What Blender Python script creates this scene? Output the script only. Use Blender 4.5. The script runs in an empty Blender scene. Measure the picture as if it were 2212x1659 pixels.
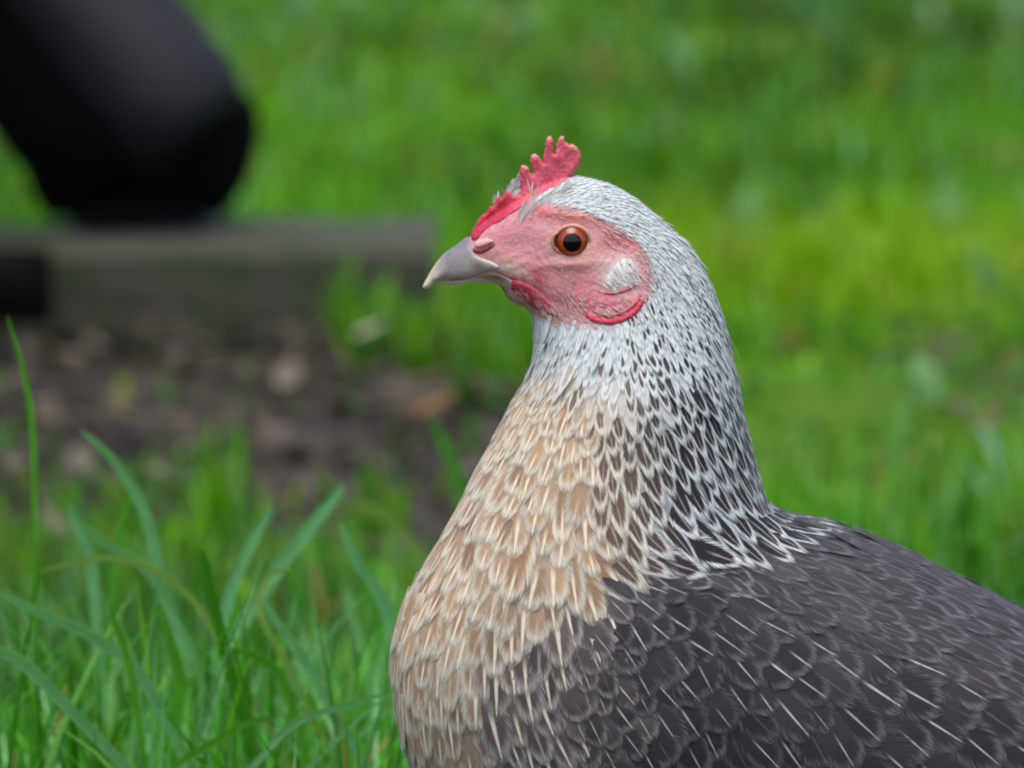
import bpy, math, random
import numpy as np
from mathutils import Vector, geometry

random.seed(7)
rng = np.random.default_rng(7)
scene = bpy.context.scene
COL = scene.collection

# ------------------------------------------------------------------ camera
S = 0.000136                      # metres per hen unit
CX, CZ = 1106.0, 829.5            # hen units at the middle of the view
GZ = 2620.0                       # hen unit that lies on the ground
DIST, PITCH = 2.5, 0.11
zc = (GZ - CZ) * S
cam_h = zc + DIST * math.tan(PITCH)
cam_d = bpy.data.cameras.new('camera')
cam = bpy.data.objects.new('camera', cam_d)
COL.objects.link(cam)
cam.location = (0, -DIST, cam_h)
cam.rotation_euler = (math.pi / 2 - PITCH, 0, 0)
slant = DIST / math.cos(PITCH)
cam_d.sensor_width = 36.0
cam_d.lens = 36.0 * slant / (2212 * S)
cam_d.clip_start = 0.1
cam_d.clip_end = 400.0
cam_d.dof.use_dof = True
cam_d.dof.focus_distance = slant - 0.02
cam_d.dof.aperture_fstop = cam_d.lens / 16.5
scene.camera = cam

# ------------------------------------------------------------------ world, sun, exposure
SUN_EL, SUN_AZ = math.radians(72), math.radians(195)   # azimuth clockwise from +Y
world = bpy.data.worlds.new('World')
scene.world = world
world.use_nodes = True
wn = world.node_tree.nodes
wl = world.node_tree.links
sky = wn.new('ShaderNodeTexSky')
sky.sky_type = 'NISHITA'
sky.sun_disc = False
sky.sun_elevation = SUN_EL
sky.sun_rotation = SUN_AZ
sky.air_density = 1.0
sky.dust_density = 4.0
sky.ozone_density = 1.0
wl.new(sky.outputs[0], wn['Background'].inputs[0])
wn['Background'].inputs[1].default_value = 0.12
sun_d = bpy.data.lights.new('sun', 'SUN')
sun_d.energy = 1.3
sun_d.angle = math.radians(45)
sun_d.color = (1.0, 0.97, 0.93)
sun = bpy.data.objects.new('sun', sun_d)
COL.objects.link(sun)
sv = Vector((math.sin(SUN_AZ) * math.cos(SUN_EL), math.cos(SUN_AZ) * math.cos(SUN_EL), math.sin(SUN_EL)))
sun.rotation_euler = sv.to_track_quat('Z', 'Y').to_euler()
sun.location = sv * 10
scene.view_settings.view_transform = 'Standard'
scene.view_settings.look = 'None'
scene.view_settings.exposure = 0.68
scene.view_settings.gamma = 1.0
scene.cycles.max_bounces = 6
scene.cycles.transparent_max_bounces = 8
scene.cycles.use_denoising = True
scene.cycles.filter_width = 2.0


# ------------------------------------------------------------------ small helpers
def lin(r, g, b):
    def f(c):
        c = c / 255.0
        return c / 12.92 if c <= 0.04045 else ((c + 0.055) / 1.055) ** 2.4
    return np.array([f(r), f(g), f(b)])


def smooth(a, b, x):
    t = np.clip((x - a) / (b - a), 0, 1)
    return t * t * (3 - 2 * t)


def depth_of_row(row):
    """world distance from the camera foot at which a view row meets level ground"""
    ang = PITCH + math.atan((row - CZ) * S / slant)
    return cam_h / math.tan(ang)


def ground_pt(col, row, z=0.0):
    ang = PITCH + math.atan((row - CZ) * S / slant)
    dd = (cam_h - z) / math.tan(ang)
    rr = math.hypot(dd, cam_h - z)
    return ((col - CX) * S / slant * rr, dd - DIST, z)


def tag(o, label=None, cat=None, group=None, kind=None):
    if label: o['label'] = label
    if cat: o['category'] = cat
    if group: o['group'] = group
    if kind: o['kind'] = kind
    return o


def empty(name, loc=(0, 0, 0)):
    o = bpy.data.objects.new(name, None)
    o.empty_display_size = 0.02
    o.location = loc
    COL.objects.link(o)
    return o


def link_obj(name, me, parent=None):
    o = bpy.data.objects.new(name, me)
    COL.objects.link(o)
    if parent is not None:
        o.parent = parent
    return o


def mesh_from(name, V, F, mat, smooth_shade=True, attrs=None, uv=None, bn=None):
    """V (n,3) float, F list of tuples or (m,k) array; attrs: name -> (n,4)"""
    me = bpy.data.meshes.new(name)
    V = np.asarray(V, dtype=np.float32)
    if isinstance(F, np.ndarray):
        k = F.shape[1]
        me.vertices.add(len(V))
        me.vertices.foreach_set('co', V.ravel())
        me.loops.add(F.size)
        me.loops.foreach_set('vertex_index', F.astype(np.int32).ravel())
        me.polygons.add(len(F))
        me.polygons.foreach_set('loop_start', np.arange(0, F.size, k, dtype=np.int32))
        me.polygons.foreach_set('loop_total', np.full(len(F), k, dtype=np.int32))
        me.update(calc_edges=True)
    else:
        me.from_pydata([tuple(v) for v in V], [], F)
        me.update()
    if smooth_shade:
        me.polygons.foreach_set('use_smooth', np.ones(len(me.polygons), dtype=bool))
    if attrs:
        for an, arr in attrs.items():
            a = me.attributes.new(an, 'FLOAT_COLOR', 'POINT')
            a.data.foreach_set('color', np.asarray(arr, dtype=np.float32).ravel())
    if uv is not None:
        a = me.attributes.new('fuv', 'FLOAT2', 'POINT')
        a.data.foreach_set('vector', np.asarray(uv, dtype=np.float32).ravel())
    if bn is not None:
        a = me.attributes.new('bn', 'FLOAT_VECTOR', 'POINT')
        a.data.foreach_set('vector', np.asarray(bn, dtype=np.float32).ravel())
    me.materials.append(mat)
    return me


# ------------------------------------------------------------------ node helper
class NT:
    def __init__(self, name):
        self.m = bpy.data.materials.new(name)
        self.m.use_nodes = True
        self.n = self.m.node_tree.nodes
        self.l = self.m.node_tree.links
        self.bsdf = self.n['Principled BSDF']
        self.out = self.n['Material Output']

    def node(self, t, **kw):
        nd = self.n.new(t)
        for k, v in kw.items():
            setattr(nd, k, v)
        return nd

    def put(self, sock, v):
        if hasattr(v, 'links') or isinstance(v, bpy.types.NodeSocket):
            self.l.new(v, sock)
        elif v is not None:
            sock.default_value = v

    def math(self, op, a, b=None, c=None, clamp=False):
        nd = self.node('ShaderNodeMath', operation=op, use_clamp=clamp)
        self.put(nd.inputs[0], a)
        if b is not None: self.put(nd.inputs[1], b)
        if c is not None: self.put(nd.inputs[2], c)
        return nd.outputs[0]

    def ss(self, a, b, x):
        nd = self.node('ShaderNodeMapRange', interpolation_type='SMOOTHSTEP')
        self.put(nd.inputs['Value'], x)
        self.put(nd.inputs['From Min'], a)
        self.put(nd.inputs['From Max'], b)
        return nd.outputs[0]

    def mix(self, f, a, b, blend='MIX'):
        nd = self.node('ShaderNodeMix', data_type='RGBA', blend_type=blend)
        self.put(nd.inputs[0], f)
        self.put(nd.inputs[6], a)
        self.put(nd.inputs[7], b)
        return nd.outputs[2]

    def noise(self, vec, scale, detail=3.0, rough=0.5):
        nd = self.node('ShaderNodeTexNoise')
        if vec is not None: self.put(nd.inputs['Vector'], vec)
        nd.inputs['Scale'].default_value = scale
        nd.inputs['Detail'].default_value = detail
        nd.inputs['Roughness'].default_value = rough
        return nd.outputs['Fac']

    def attr(self, name):
        return self.node('ShaderNodeAttribute', attribute_name=name)

    def bump(self, h, strength, dist, nrm=None):
        nd = self.node('ShaderNodeBump')
        if nrm is not None: self.l.new(nrm, nd.inputs['Normal'])
        nd.inputs['Strength'].default_value = strength
        nd.inputs['Distance'].default_value = dist
        self.put(nd.inputs['Height'], h)
        self.l.new(nd.outputs[0], self.bsdf.inputs['Normal'])

    def obj(self):
        return self.node('ShaderNodeTexCoord').outputs['Object']


def c4(c, a=1.0):
    return (float(c[0]), float(c[1]), float(c[2]), a)


# ------------------------------------------------------------------ materials
def make_feather_mat():
    t = NT('feather')
    uvn = t.attr('fuv')
    sep = t.node('ShaderNodeSeparateXYZ')
    t.l.new(uvn.outputs['Vector'], sep.inputs[0])
    u, vv = sep.outputs[0], sep.outputs[1]
    av = t.math('ABSOLUTE', t.math('MULTIPLY_ADD', vv, 2.0, -1.0))
    mid, edge, shaft, prm = t.attr('c_mid'), t.attr('c_edge'), t.attr('c_shaft'), t.attr('prm')
    ps = t.node('ShaderNodeSeparateColor')
    t.l.new(prm.outputs['Color'], ps.inputs[0])
    e0, esoft, base = ps.outputs[0], ps.outputs[1], ps.outputs[2]
    sw = prm.outputs['Alpha']
    seed = mid.outputs['Alpha']
    # barbs sweep from the shaft outward and towards the tip
    bc = t.node('ShaderNodeCombineXYZ')
    slantc = t.math('MULTIPLY_ADD', av, -0.34, u)
    t.l.new(t.math('MULTIPLY', slantc, 34.0), bc.inputs[0])
    t.l.new(t.math('MULTIPLY', vv, 2.4), bc.inputs[1])
    t.l.new(t.math('MULTIPLY', seed, 57.0), bc.inputs[2])
    barb = t.noise(bc.outputs[0], 1.0, 3.0, 0.6)
    bc2 = t.node('ShaderNodeCombineXYZ')
    t.l.new(t.math('MULTIPLY', u, 4.0), bc2.inputs[0])
    t.l.new(t.math('MULTIPLY', vv, 3.0), bc2.inputs[1])
    t.l.new(t.math('MULTIPLY', seed, 91.0), bc2.inputs[2])
    blot = t.noise(bc2.outputs[0], 1.0, 2.0, 0.5)
    tip = t.math('MULTIPLY', t.math('SUBTRACT', u, 0.68), 3.1, clamp=True)
    e = t.math('POWER', t.math('ADD', t.math('POWER', av, 3.0), t.math('POWER', tip, 3.0)), 0.3333)
    jag = t.math('MULTIPLY_ADD', barb, 0.46, -0.23)
    jag = t.math('ADD', jag, t.math('MULTIPLY_ADD', blot, 0.3, -0.15))
    ej = t.math('ADD', e, jag)
    m_edge = t.ss(e0, t.math('ADD', e0, esoft), ej)
    uj = t.math('ADD', u, t.math('MULTIPLY', jag, 0.45))
    m_base = t.math('SUBTRACT', 1.0, t.ss(t.math('SUBTRACT', base, 0.10), t.math('ADD', base, 0.06), uj))
    m = t.math('MAXIMUM', m_edge, m_base)
    col = t.mix(m, mid.outputs['Color'], edge.outputs['Color'])
    shade = t.math('MULTIPLY_ADD', barb, 0.62, 0.69)
    shade = t.math('MULTIPLY', shade, t.math('MULTIPLY_ADD', blot, 0.36, 0.82))
    col = t.mix(1.0, col, shade, 'MULTIPLY')
    dk = t.math('MULTIPLY', t.ss(0.62, 0.86, u), edge.outputs['Alpha'])
    dk = t.math('MULTIPLY', dk, t.math('SUBTRACT', 1.0, m_edge))
    col = t.mix(t.math('MULTIPLY', dk, 0.55), col, c4((0.012, 0.011, 0.013)))
    sww = t.math('MULTIPLY', sw, t.math('MULTIPLY_ADD', t.ss(0.55, 1.0, u), -0.45, 1.0))
    m_s = t.math('SUBTRACT', 1.0, t.ss(t.math('MULTIPLY', sww, 0.35), sww, av))
    m_s = t.math('MULTIPLY', m_s, shaft.outputs['Alpha'])
    s0 = t.math('MULTIPLY_ADD', seed, 0.22, 0.44)
    m_s = t.math('MULTIPLY', m_s, t.ss(s0, t.math('ADD', s0, 0.2), u))
    m_s = t.math('MULTIPLY', m_s, t.math('SUBTRACT', 1.0, t.ss(0.93, 0.995, u)))
    col = t.mix(m_s, col, shaft.outputs['Color'])
    gn = t.node('ShaderNodeNewGeometry')
    vm = t.node('ShaderNodeMix', data_type='VECTOR')
    vm.inputs[0].default_value = 0.86
    t.l.new(gn.outputs['Normal'], vm.inputs[4])
    t.l.new(t.attr('bn').outputs['Vector'], vm.inputs[5])
    vn = t.node('ShaderNodeVectorMath', operation='NORMALIZE')
    t.l.new(vm.outputs[1], vn.inputs[0])
    t.l.new(col, t.bsdf.inputs['Base Color'])
    t.bsdf.inputs['Roughness'].default_value = 0.62
    t.bsdf.inputs['Specular IOR Level'].default_value = 0.28
    t.bsdf.inputs['Sheen Weight'].default_value = 0.06
    t.bump(t.math('ADD', barb, t.math('MULTIPLY', m_s, 0.8)), 0.22, 0.0005, vn.outputs[0])
    # frayed rim
    tip2 = t.math('MULTIPLY', t.math('SUBTRACT', u, 0.70), 3.3, clamp=True)
    fr = t.math('MAXIMUM', av, tip2)
    fr = t.math('SUBTRACT', 1.0, fr)
    sp2 = t.node('ShaderNodeSeparateColor')
    t.l.new(t.attr('prm2').outputs['Color'], sp2.inputs[0])
    fr = t.math('MULTIPLY_ADD', fr, sp2.outputs[0], t.math('MULTIPLY_ADD', barb, 1.4, -0.68))
    alpha = t.ss(0.0, 0.56, fr)
    alpha = t.math('MAXIMUM', alpha, t.math('MULTIPLY', m_s, 0.95))
    t.l.new(alpha, t.bsdf.inputs['Alpha'])
    return t.m


def make_vcol_mat(name, rough=0.5, nscale=300.0, namt=0.25, bump=0.2, bdist=0.0006, sss=0.0, spec=0.4, coat=0.0, speck=None):
    t = NT(name)
    a = t.attr('Col')
    ob = t.obj()
    nz = t.noise(ob, nscale, 4.0, 0.6)
    nz2 = t.noise(ob, nscale * 0.22, 3.0, 0.55)
    sh = t.math('MULTIPLY_ADD', nz, namt, 1.0 - namt * 0.5)
    sh = t.math('MULTIPLY', sh, t.math('MULTIPLY_ADD', nz2, namt * 1.2, 1.0 - namt * 0.6))
    col = t.mix(1.0, a.outputs['Color'], sh, 'MULTIPLY')
    if speck is not None:
        sp = t.ss(0.56, 0.72, t.noise(ob, nscale * 2.3, 2.0, 0.6))
        col = t.mix(t.math('MULTIPLY', t.math('MULTIPLY', sp, 0.38), a.outputs['Alpha']), col, c4(speck))
    t.l.new(col, t.bsdf.inputs['Base Color'])
    t.bsdf.inputs['Roughness'].default_value = rough
    t.bsdf.inputs['Specular IOR Level'].default_value = spec
    t.bsdf.inputs['Coat Weight'].default_value = coat
    if sss > 0:
        t.bsdf.inputs['Subsurface Weight'].default_value = sss
        t.bsdf.inputs['Subsurface Radius'].default_value = (0.004, 0.0015, 0.001)
        t.bsdf.inputs['Subsurface Scale'].default_value = 0.6
    t.bump(t.math('ADD', nz, t.math('MULTIPLY', nz2, 1.5)), bump, bdist)
    return t.m


def make_plain(name, c, rough=0.5, spec=0.4, coat=0.0, nscale=80.0, namt=0.2, bump=0.1, bdist=0.0005):
    t = NT(name)
    nz = t.noise(t.obj(), nscale, 4.0, 0.6)
    col = t.mix(1.0, c4(c), t.math('MULTIPLY_ADD', nz, namt, 1.0 - namt * 0.5), 'MULTIPLY')
    t.l.new(col, t.bsdf.inputs['Base Color'])
    t.bsdf.inputs['Roughness'].default_value = rough
    t.bsdf.inputs['Specular IOR Level'].default_value = spec
    t.bsdf.inputs['Coat Weight'].default_value = coat
    t.bsdf.inputs['Coat Roughness'].default_value = 0.03
    t.bump(nz, bump, bdist)
    return t.m


M_FEATHER = make_feather_mat()
M_SKIN = make_vcol_mat('face_skin', 0.5, 640.0, 0.26, 0.45, 0.0010, 0.25, 0.4, speck=lin(232, 190, 186))
M_COMB = make_vcol_mat('comb_skin', 0.5, 900.0, 0.36, 0.6, 0.0011, 0.35, 0.4, speck=lin(224, 128, 140))
M_BEAK = make_vcol_mat('beak_horn', 0.42, 420.0, 0.30, 0.35, 0.0006, 0.06, 0.45)
M_LOBE = make_vcol_mat('lobe_skin', 0.6, 700.0, 0.30, 0.6, 0.0006, 0.10, 0.3)
M_IRIS = make_vcol_mat('iris', 0.25, 900.0, 0.25, 0.0, 0.0001, 0.0, 0.4, 0.4)
M_PUPIL = make_plain('pupil', (0.002, 0.002, 0.003), 0.1, 0.3, 0.55, bump=0.0)
M_LITTER = make_vcol_mat('matt_surface', .8, 200.0, .4, .4, .002, 0, .2)
M_LEG = make_plain('shank_scales', lin(150, 140, 120), 0.5, 0.4, 0, 400, 0.4, 0.5)


# ------------------------------------------------------------------ outline fields
def catmull(P, n=6, closed=True):
    P = np.asarray(P, float)
    N = len(P)
    out = []
    for i in range(N if closed else N - 1):
        if closed:
            p0, p1, p2, p3 = P[(i - 1) % N], P[i], P[(i + 1) % N], P[(i + 2) % N]
        else:
            p0, p1, p2, p3 = P[max(i - 1, 0)], P[i], P[i + 1], P[min(i + 2, N - 1)]
        for k in range(n):
            t = k / n
            out.append(0.5 * ((2 * p1) + (-p0 + p2) * t + (2 * p0 - 5 * p1 + 4 * p2 - p3) * t * t + (-p0 + 3 * p1 - 3 * p2 + p3) * t ** 3))
    if not closed:
        out.append(P[-1])
    return np.array(out)


def resample(P, step, closed=True):
    P = np.asarray(P, float)
    Q = np.vstack([P, P[:1]]) if closed else P
    seg = np.hypot(*(Q[1:] - Q[:-1]).T)
    s = np.concatenate([[0], np.cumsum(seg)])
    n = max(6, int(s[-1] / step))
    t = np.linspace(0, s[-1], n + 1)[:-1] if closed else np.linspace(0, s[-1], n + 1)
    return np.stack([np.interp(t, s, Q[:, 0]), np.interp(t, s, Q[:, 1])], 1)


def inside(poly, X, Y):
    X, Y = np.asarray(X, float), np.asarray(Y, float)
    r = np.zeros(X.shape, bool)
    N = len(poly)
    for i in range(N):
        x1, y1 = poly[i]
        x2, y2 = poly[(i + 1) % N]
        if y1 == y2:
            continue
        c = ((y1 > Y) != (y2 > Y)) & (X < (x2 - x1) * (Y - y1) / (y2 - y1) + x1)
        r ^= c
    return r


def edge_dist(poly, X, Y, closed=True):
    X, Y = np.asarray(X, float), np.asarray(Y, float)
    d = np.full(X.shape, 1e18)
    N = len(poly)
    for i in range(N if closed else N - 1):
        x1, y1 = poly[i]
        x2, y2 = poly[(i + 1) % N]
        dx, dy = x2 - x1, y2 - y1
        L = dx * dx + dy * dy + 1e-9
        t = np.clip(((X - x1) * dx + (Y - y1) * dy) / L, 0, 1)
        d = np.minimum(d, (X - x1 - t * dx) ** 2 + (Y - y1 - t * dy) ** 2)
    return np.sqrt(d)


def bil(A, fx, fy):
    fx = np.clip(fx, 0, A.shape[1] - 1.001)
    fy = np.clip(fy, 0, A.shape[0] - 1.001)
    ix, iy = fx.astype(int), fy.astype(int)
    a, b = fx - ix, fy - iy
    return (A[iy, ix] * (1 - a) + A[iy, ix + 1] * a) * (1 - b) + (A[iy + 1, ix] * (1 - a) + A[iy + 1, ix + 1] * a) * b


class Field:
    """a rounded solid given by its side outline: half thickness D over the outline's plane"""
    def __init__(self, poly, h, kfun, bumps=None):
        self.poly, self.h, self.bumps = poly, h, bumps
        lo, hi = poly.min(0) - 3 * h, poly.max(0) + 3 * h
        self.x0, self.y0 = lo
        nx, ny = int((hi[0] - lo[0]) / h) + 2, int((hi[1] - lo[1]) / h) + 2
        gx, gy = np.meshgrid(lo[0] + np.arange(nx) * h, lo[1] + np.arange(ny) * h)
        ins = inside(poly, gx, gy)
        d = edge_dist(poly, gx, gy) * np.where(ins, 1, -1)
        u = np.zeros((ny, nx))
        # coarse to fine relaxation
        lev = []
        f = 1
        while min(nx, ny) // f > 14:
            lev.append(f)
            f *= 2
        prev = None
        for f in reversed(lev):
            mi = ins[::f, ::f].copy()
            mi[0] = mi[-1] = False
            mi[:, 0] = mi[:, -1] = False
            sh = mi.shape
            if prev is None:
                w = np.zeros(sh)
            else:
                yy, xx = np.meshgrid(np.arange(sh[0]) / 2.0, np.arange(sh[1]) / 2.0, indexing='ij')
                w = bil(prev, xx, yy)
            w *= mi
            hh = (f * h) ** 2 * 2.0
            par = (np.add.outer(np.arange(sh[0]), np.arange(sh[1])) % 2).astype(bool)
            m0, m1 = mi & par, mi & ~par
            for it in range(60 if prev is not None else 250):
                for mm in (m0, m1):
                    g = np.zeros(sh)
                    g[1:-1, 1:-1] = 0.25 * (w[2:, 1:-1] + w[:-2, 1:-1] + w[1:-1, 2:] + w[1:-1, :-2] + hh)
                    w = np.where(mm, w + 1.6 * (g - w), w)
            prev = w
        u = prev
        # near the rim: exact distance times a smoothed slope
        ok = ins & (d > 1.2 * h)
        G = np.where(ok, u / np.maximum(d, 1e-3), 0)
        W = ok.astype(float)
        for it in range(14):
            def blur(A):
                B = A.copy()
                B[1:-1, 1:-1] = (A[1:-1, 1:-1] * 2 + A[2:, 1:-1] + A[:-2, 1:-1] + A[1:-1, 2:] + A[1:-1, :-2]) / 6
                return B
            Gb, Wb = blur(G * (W > 0)), blur((W > 0).astype(float))
            Gn = np.where(Wb > 1e-6, Gb / np.maximum(Wb, 1e-6), 0)
            near = d < 4 * h
            G = np.where(near | ~ok, Gn, G)
            W = np.maximum(W, (Wb > 1e-6).astype(float))
        wgt = smooth(2 * h, 4.5 * h, d)
        U = np.where(d > 0, d * G * (1 - wgt) + u * wgt, d * np.maximum(G, 1))
        k = kfun(gx, gy)
        self.U = U * k * k
        self.Uy, self.Ux = np.gradient(self.U, h)
        self.nx, self.ny = nx, ny

    def f(self, A, X, P):
        return bil(A, (np.asarray(X, float) - self.x0) / self.h, (np.asarray(P, float) - self.y0) / self.h)

    def D(self, X, P):
        r = np.sqrt(np.maximum(self.f(self.U, X, P), 0))
        if self.bumps is not None:
            r = r + self.bumps(np.asarray(X, float), np.asarray(P, float)) * smooth(0, 30, r)
        return r

    def N(self, X, P):
        n = np.stack([-self.f(self.Ux, X, P), -2 * np.sqrt(np.maximum(self.f(self.U, X, P), 0)), self.f(self.Uy, X, P)], -1)
        if self.bumps is not None:
            pass
        return n / np.maximum(np.linalg.norm(n, axis=-1, keepdims=True), 1e-6)


def triangulate(poly, pts):
    nb = len(poly)
    co = [Vector((float(a), float(b))) for a, b in np.vstack([poly, pts])]
    ed = [(i, (i + 1) % nb) for i in range(nb)]
    r = geometry.delaunay_2d_cdt(co, ed, [], 1, 1e-4)
    V = np.array([(v.x, v.y) for v in r[0]])
    F = np.array([f for f in r[2] if len(f) == 3], int)
    return V, F


def hexgrid(lo, hi, step):
    xs = np.arange(lo[0], hi[0], step)
    ys = np.arange(lo[1], hi[1], step * 0.866)
    gx, gy = np.meshgrid(xs, ys)
    gx = gx + (np.arange(len(ys)) % 2)[:, None] * step * 0.5
    return np.stack([gx.ravel(), gy.ravel()], 1)


def solid_2d(poly, step, dens=None):
    """boundary + two inner rings + hex fill, triangulated"""
    B = resample(poly, step)
    nrm = np.roll(B, -1, 0) - np.roll(B, 1, 0)
    nrm = np.stack([-nrm[:, 1], nrm[:, 0]], 1) / np.maximum(np.hypot(*nrm.T), 1e-6)[:, None]
    if not inside(poly, *(B + nrm * 1.0).T).mean() > 0.5:
        nrm = -nrm
    pts = [B + nrm * step * 0.16, B + nrm * step * 0.5]
    pts = [p[inside(poly, p[:, 0], p[:, 1])] for p in pts]
    H = hexgrid(poly.min(0), poly.max(0), step)
    H = H[inside(poly, H[:, 0], H[:, 1])]
    H = H[edge_dist(B, H[:, 0], H[:, 1]) > step * 0.75]
    if dens is not None:
        dn, (lo, hi), st2 = dens
        H2 = hexgrid(lo, hi, st2)
        keep2 = inside(poly, H2[:, 0], H2[:, 1]) & dn(H2[:, 0], H2[:, 1])
        H2 = H2[keep2]
        H2 = H2[edge_dist(B, H2[:, 0], H2[:, 1]) > step * 0.75]
        H = np.vstack([H[~dn(H[:, 0], H[:, 1])], H2])
    return triangulate(B, np.vstack(pts + [H]))


def weld_sides(V2, F, Dv, is_rim):
    """front and mirrored back sheet sharing the rim vertices -> px-space verts (x, y, p)"""
    n = len(V2)
    front = np.stack([V2[:, 0], -Dv, V2[:, 1]], 1)
    inner = np.where(~is_rim)[0]
    mp = np.arange(n)
    mp[inner] = n + np.arange(len(inner))
    back = np.stack([V2[inner, 0], Dv[inner], V2[inner, 1]], 1)
    V = np.vstack([front, back])
    a, b, c = V2[F[:, 0]], V2[F[:, 1]], V2[F[:, 2]]
    cr = (b[:, 0] - a[:, 0]) * (c[:, 1] - a[:, 1]) - (b[:, 1] - a[:, 1]) * (c[:, 0] - a[:, 0])
    F = np.where((cr < 0)[:, None], F, F[:, ::-1])       # front faces look at -Y
    return V, np.vstack([F, mp[F][:, ::-1]]), mp


def to_world(V):
    V = np.asarray(V, float)
    return np.stack([(V[:, 0] - CX) * S, V[:, 1] * S, (GZ - V[:, 2]) * S], 1)


# ================================================================== THE HEN
def cr(x, y):                      # head study coordinates -> hen units
    return (879.3 + x * 0.3564, 266.8 + y * 0.3564)


OUT = [(1012, 517), (990, 534), (966, 552), (949, 574), (938, 593), (934, 603), (938, 607), (944, 606), (956, 603), (978, 604),
       (1010, 601), (1050, 600), (1082, 612), (1095, 637), (1110, 654), (1130, 661), (1146, 676), (1152, 705), (1154, 745),
       (1148, 790), (1134, 822), (1110, 862), (1090, 900), (1066, 950), (1036, 1000), (1006, 1060), (976, 1120), (936, 1190),
       (897, 1260), (868, 1320), (848, 1380), (843, 1440), (850, 1520), (864, 1600), (904, 1720), (982, 1850), (1120, 1980),
       (1300, 2090), (1550, 2180), (1850, 2220), (2150, 2200), (2400, 2130), (2600, 2030), (2740, 1900), (2800, 1760),
       (2790, 1650), (2710, 1560), (2520, 1490), (2350, 1405), (2212, 1322), (2130, 1278), (2050, 1238), (1950, 1188), (1850, 1150),
       (1760, 1123), (1690, 1105), (1655, 1078), (1638, 1030), (1628, 990), (1617, 940), (1605, 890), (1594, 830), (1584, 780),
       (1574, 730), (1562, 690), (1546, 640), (1530, 600), (1512, 563), (1492, 533), (1464, 505), (1424, 470), (1386, 438),
       (1348, 412), (1310, 394), (1270, 383), (1240, 379), (1216, 383), (1192, 392), (1164, 404), (1139, 419), (1107, 438),
       (1066, 464), (1040, 484), (1022, 499)]
OUTP = catmull(OUT, 4)

FACE = np.array([cr(*p) for p in [(330, 700), (400, 600), (520, 470), (620, 420), (700, 450), (800, 455), (880, 470), (1000, 490), (1150, 535), (1290, 610),
        (1400, 700), (1470, 800), (1470, 950), (1445, 1050), (1360, 1150), (1210, 1190), (1000, 1185), (860, 1190), (740, 1150),
        (640, 1100), (560, 1010), (300, 1010), (60, 1060), (60, 960)]])

EYE = (1235.0, 512.0)


def kfun(gx, gy):
    kn = 0.60 + 0.27 * smooth(600, 900, gy)
    kb = 0.86 + 0.0 * gy
    k = kn + (kb - kn) * smooth(1050, 1300, gy)
    return k * (1 - 0.10 * smooth(1120, 930, gx) * smooth(700, 640, gy))


def hen_bumps(X, P):
    b = np.zeros(np.broadcast(X, P).shape)

    def g(cx, cy, rx, ry, a, ang=0.0):
        c, s = math.cos(ang), math.sin(ang)
        dx, dy = X - cx, P - cy
        ex, ey = (dx * c + dy * s) / rx, (-dx * s + dy * c) / ry
        return a * np.exp(-(ex * ex + ey * ey))
    b += g(1235, 512, 62, 56, 14)                # orbit
    b += g(1235, 512, 34, 32, -16)
    b += g(1225, 452, 85, 16, 10, 0.12)          # brow ridge
    b += g(1225, 560, 60, 10, 5, -0.05)
    b += g(1120, 520, 45, 28, -6)                # lore hollow
    b += g(1330, 520, 40, 26, -5)
    b += g(1200, 615, 90, 28, 6, 0.3)            # cheek
    b += g(1330, 640, 60, 22, 6)
    rr_ = np.hypot((X - 1235) / 1.12, P - 512)
    th = np.arctan2(P - 512, X - 1235)
    b += .8 * np.sin(rr_ * .55 + 1.2 * np.sin(th * 3)) * smooth(46, 58, rr_) * smooth(120, 80, rr_)
    b += .7 * np.sin((P * .8 + X * .35) * .33) * np.exp(-(((X - 1130) / 60) ** 2 + ((P - 560) / 40) ** 2))
    b += 11 * smooth(0, 60, edge_in_wing(X, P))
    return b


WING = np.array([(1330, 1240), (1420, 1165), (1560, 1150), (1700, 1160), (1900, 1230), (2212, 1420), (2600, 1640), (2680, 1720), (2500, 1800),
                 (2100, 1830), (1700, 1830), (1400, 1780), (1260, 1640), (1235, 1480), (1270, 1330)], float)


def edge_in_wing(X, P):
    return np.where(inside(WING, X, P), edge_dist(WING, X, P), 0)


HEN = Field(OUTP, 6.0, kfun, hen_bumps)

hen = empty('hen', (0, 0, 0))
tag(hen, 'silver and buff hen with red comb and orange eye, facing left in sharp focus', 'hen')

# ---- colours of the plumage ---------------------------------------------------
NECK = np.array([(900, 340), (1760, 340), (1760, 1120), (1690, 1150), (1560, 1160), (1400, 1185), (1335, 1180), (1300, 1100),
                 (1285, 1000), (1268, 890), (1215, 850), (1140, 806), (1040, 780), (980, 640)], float)
BACKLINE = np.array([(1330, 1225), (1420, 1205), (1560, 1225), (1700, 1262), (1850, 1325), (2000, 1400), (2212, 1530), (2600, 1690), (2900, 1740)], float)
SIDE = np.array([(1350, 1150), (1240, 1245), (1160, 1300), (1100, 1400), (1035, 1450), (1000, 1560), (1040, 1680), (1150, 1900), (1250, 2100)], float)


def above_backline(x, y):
    return (x > 1330) & (y < np.interp(x, BACKLINE[:, 0], BACKLINE[:, 1]))


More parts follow.
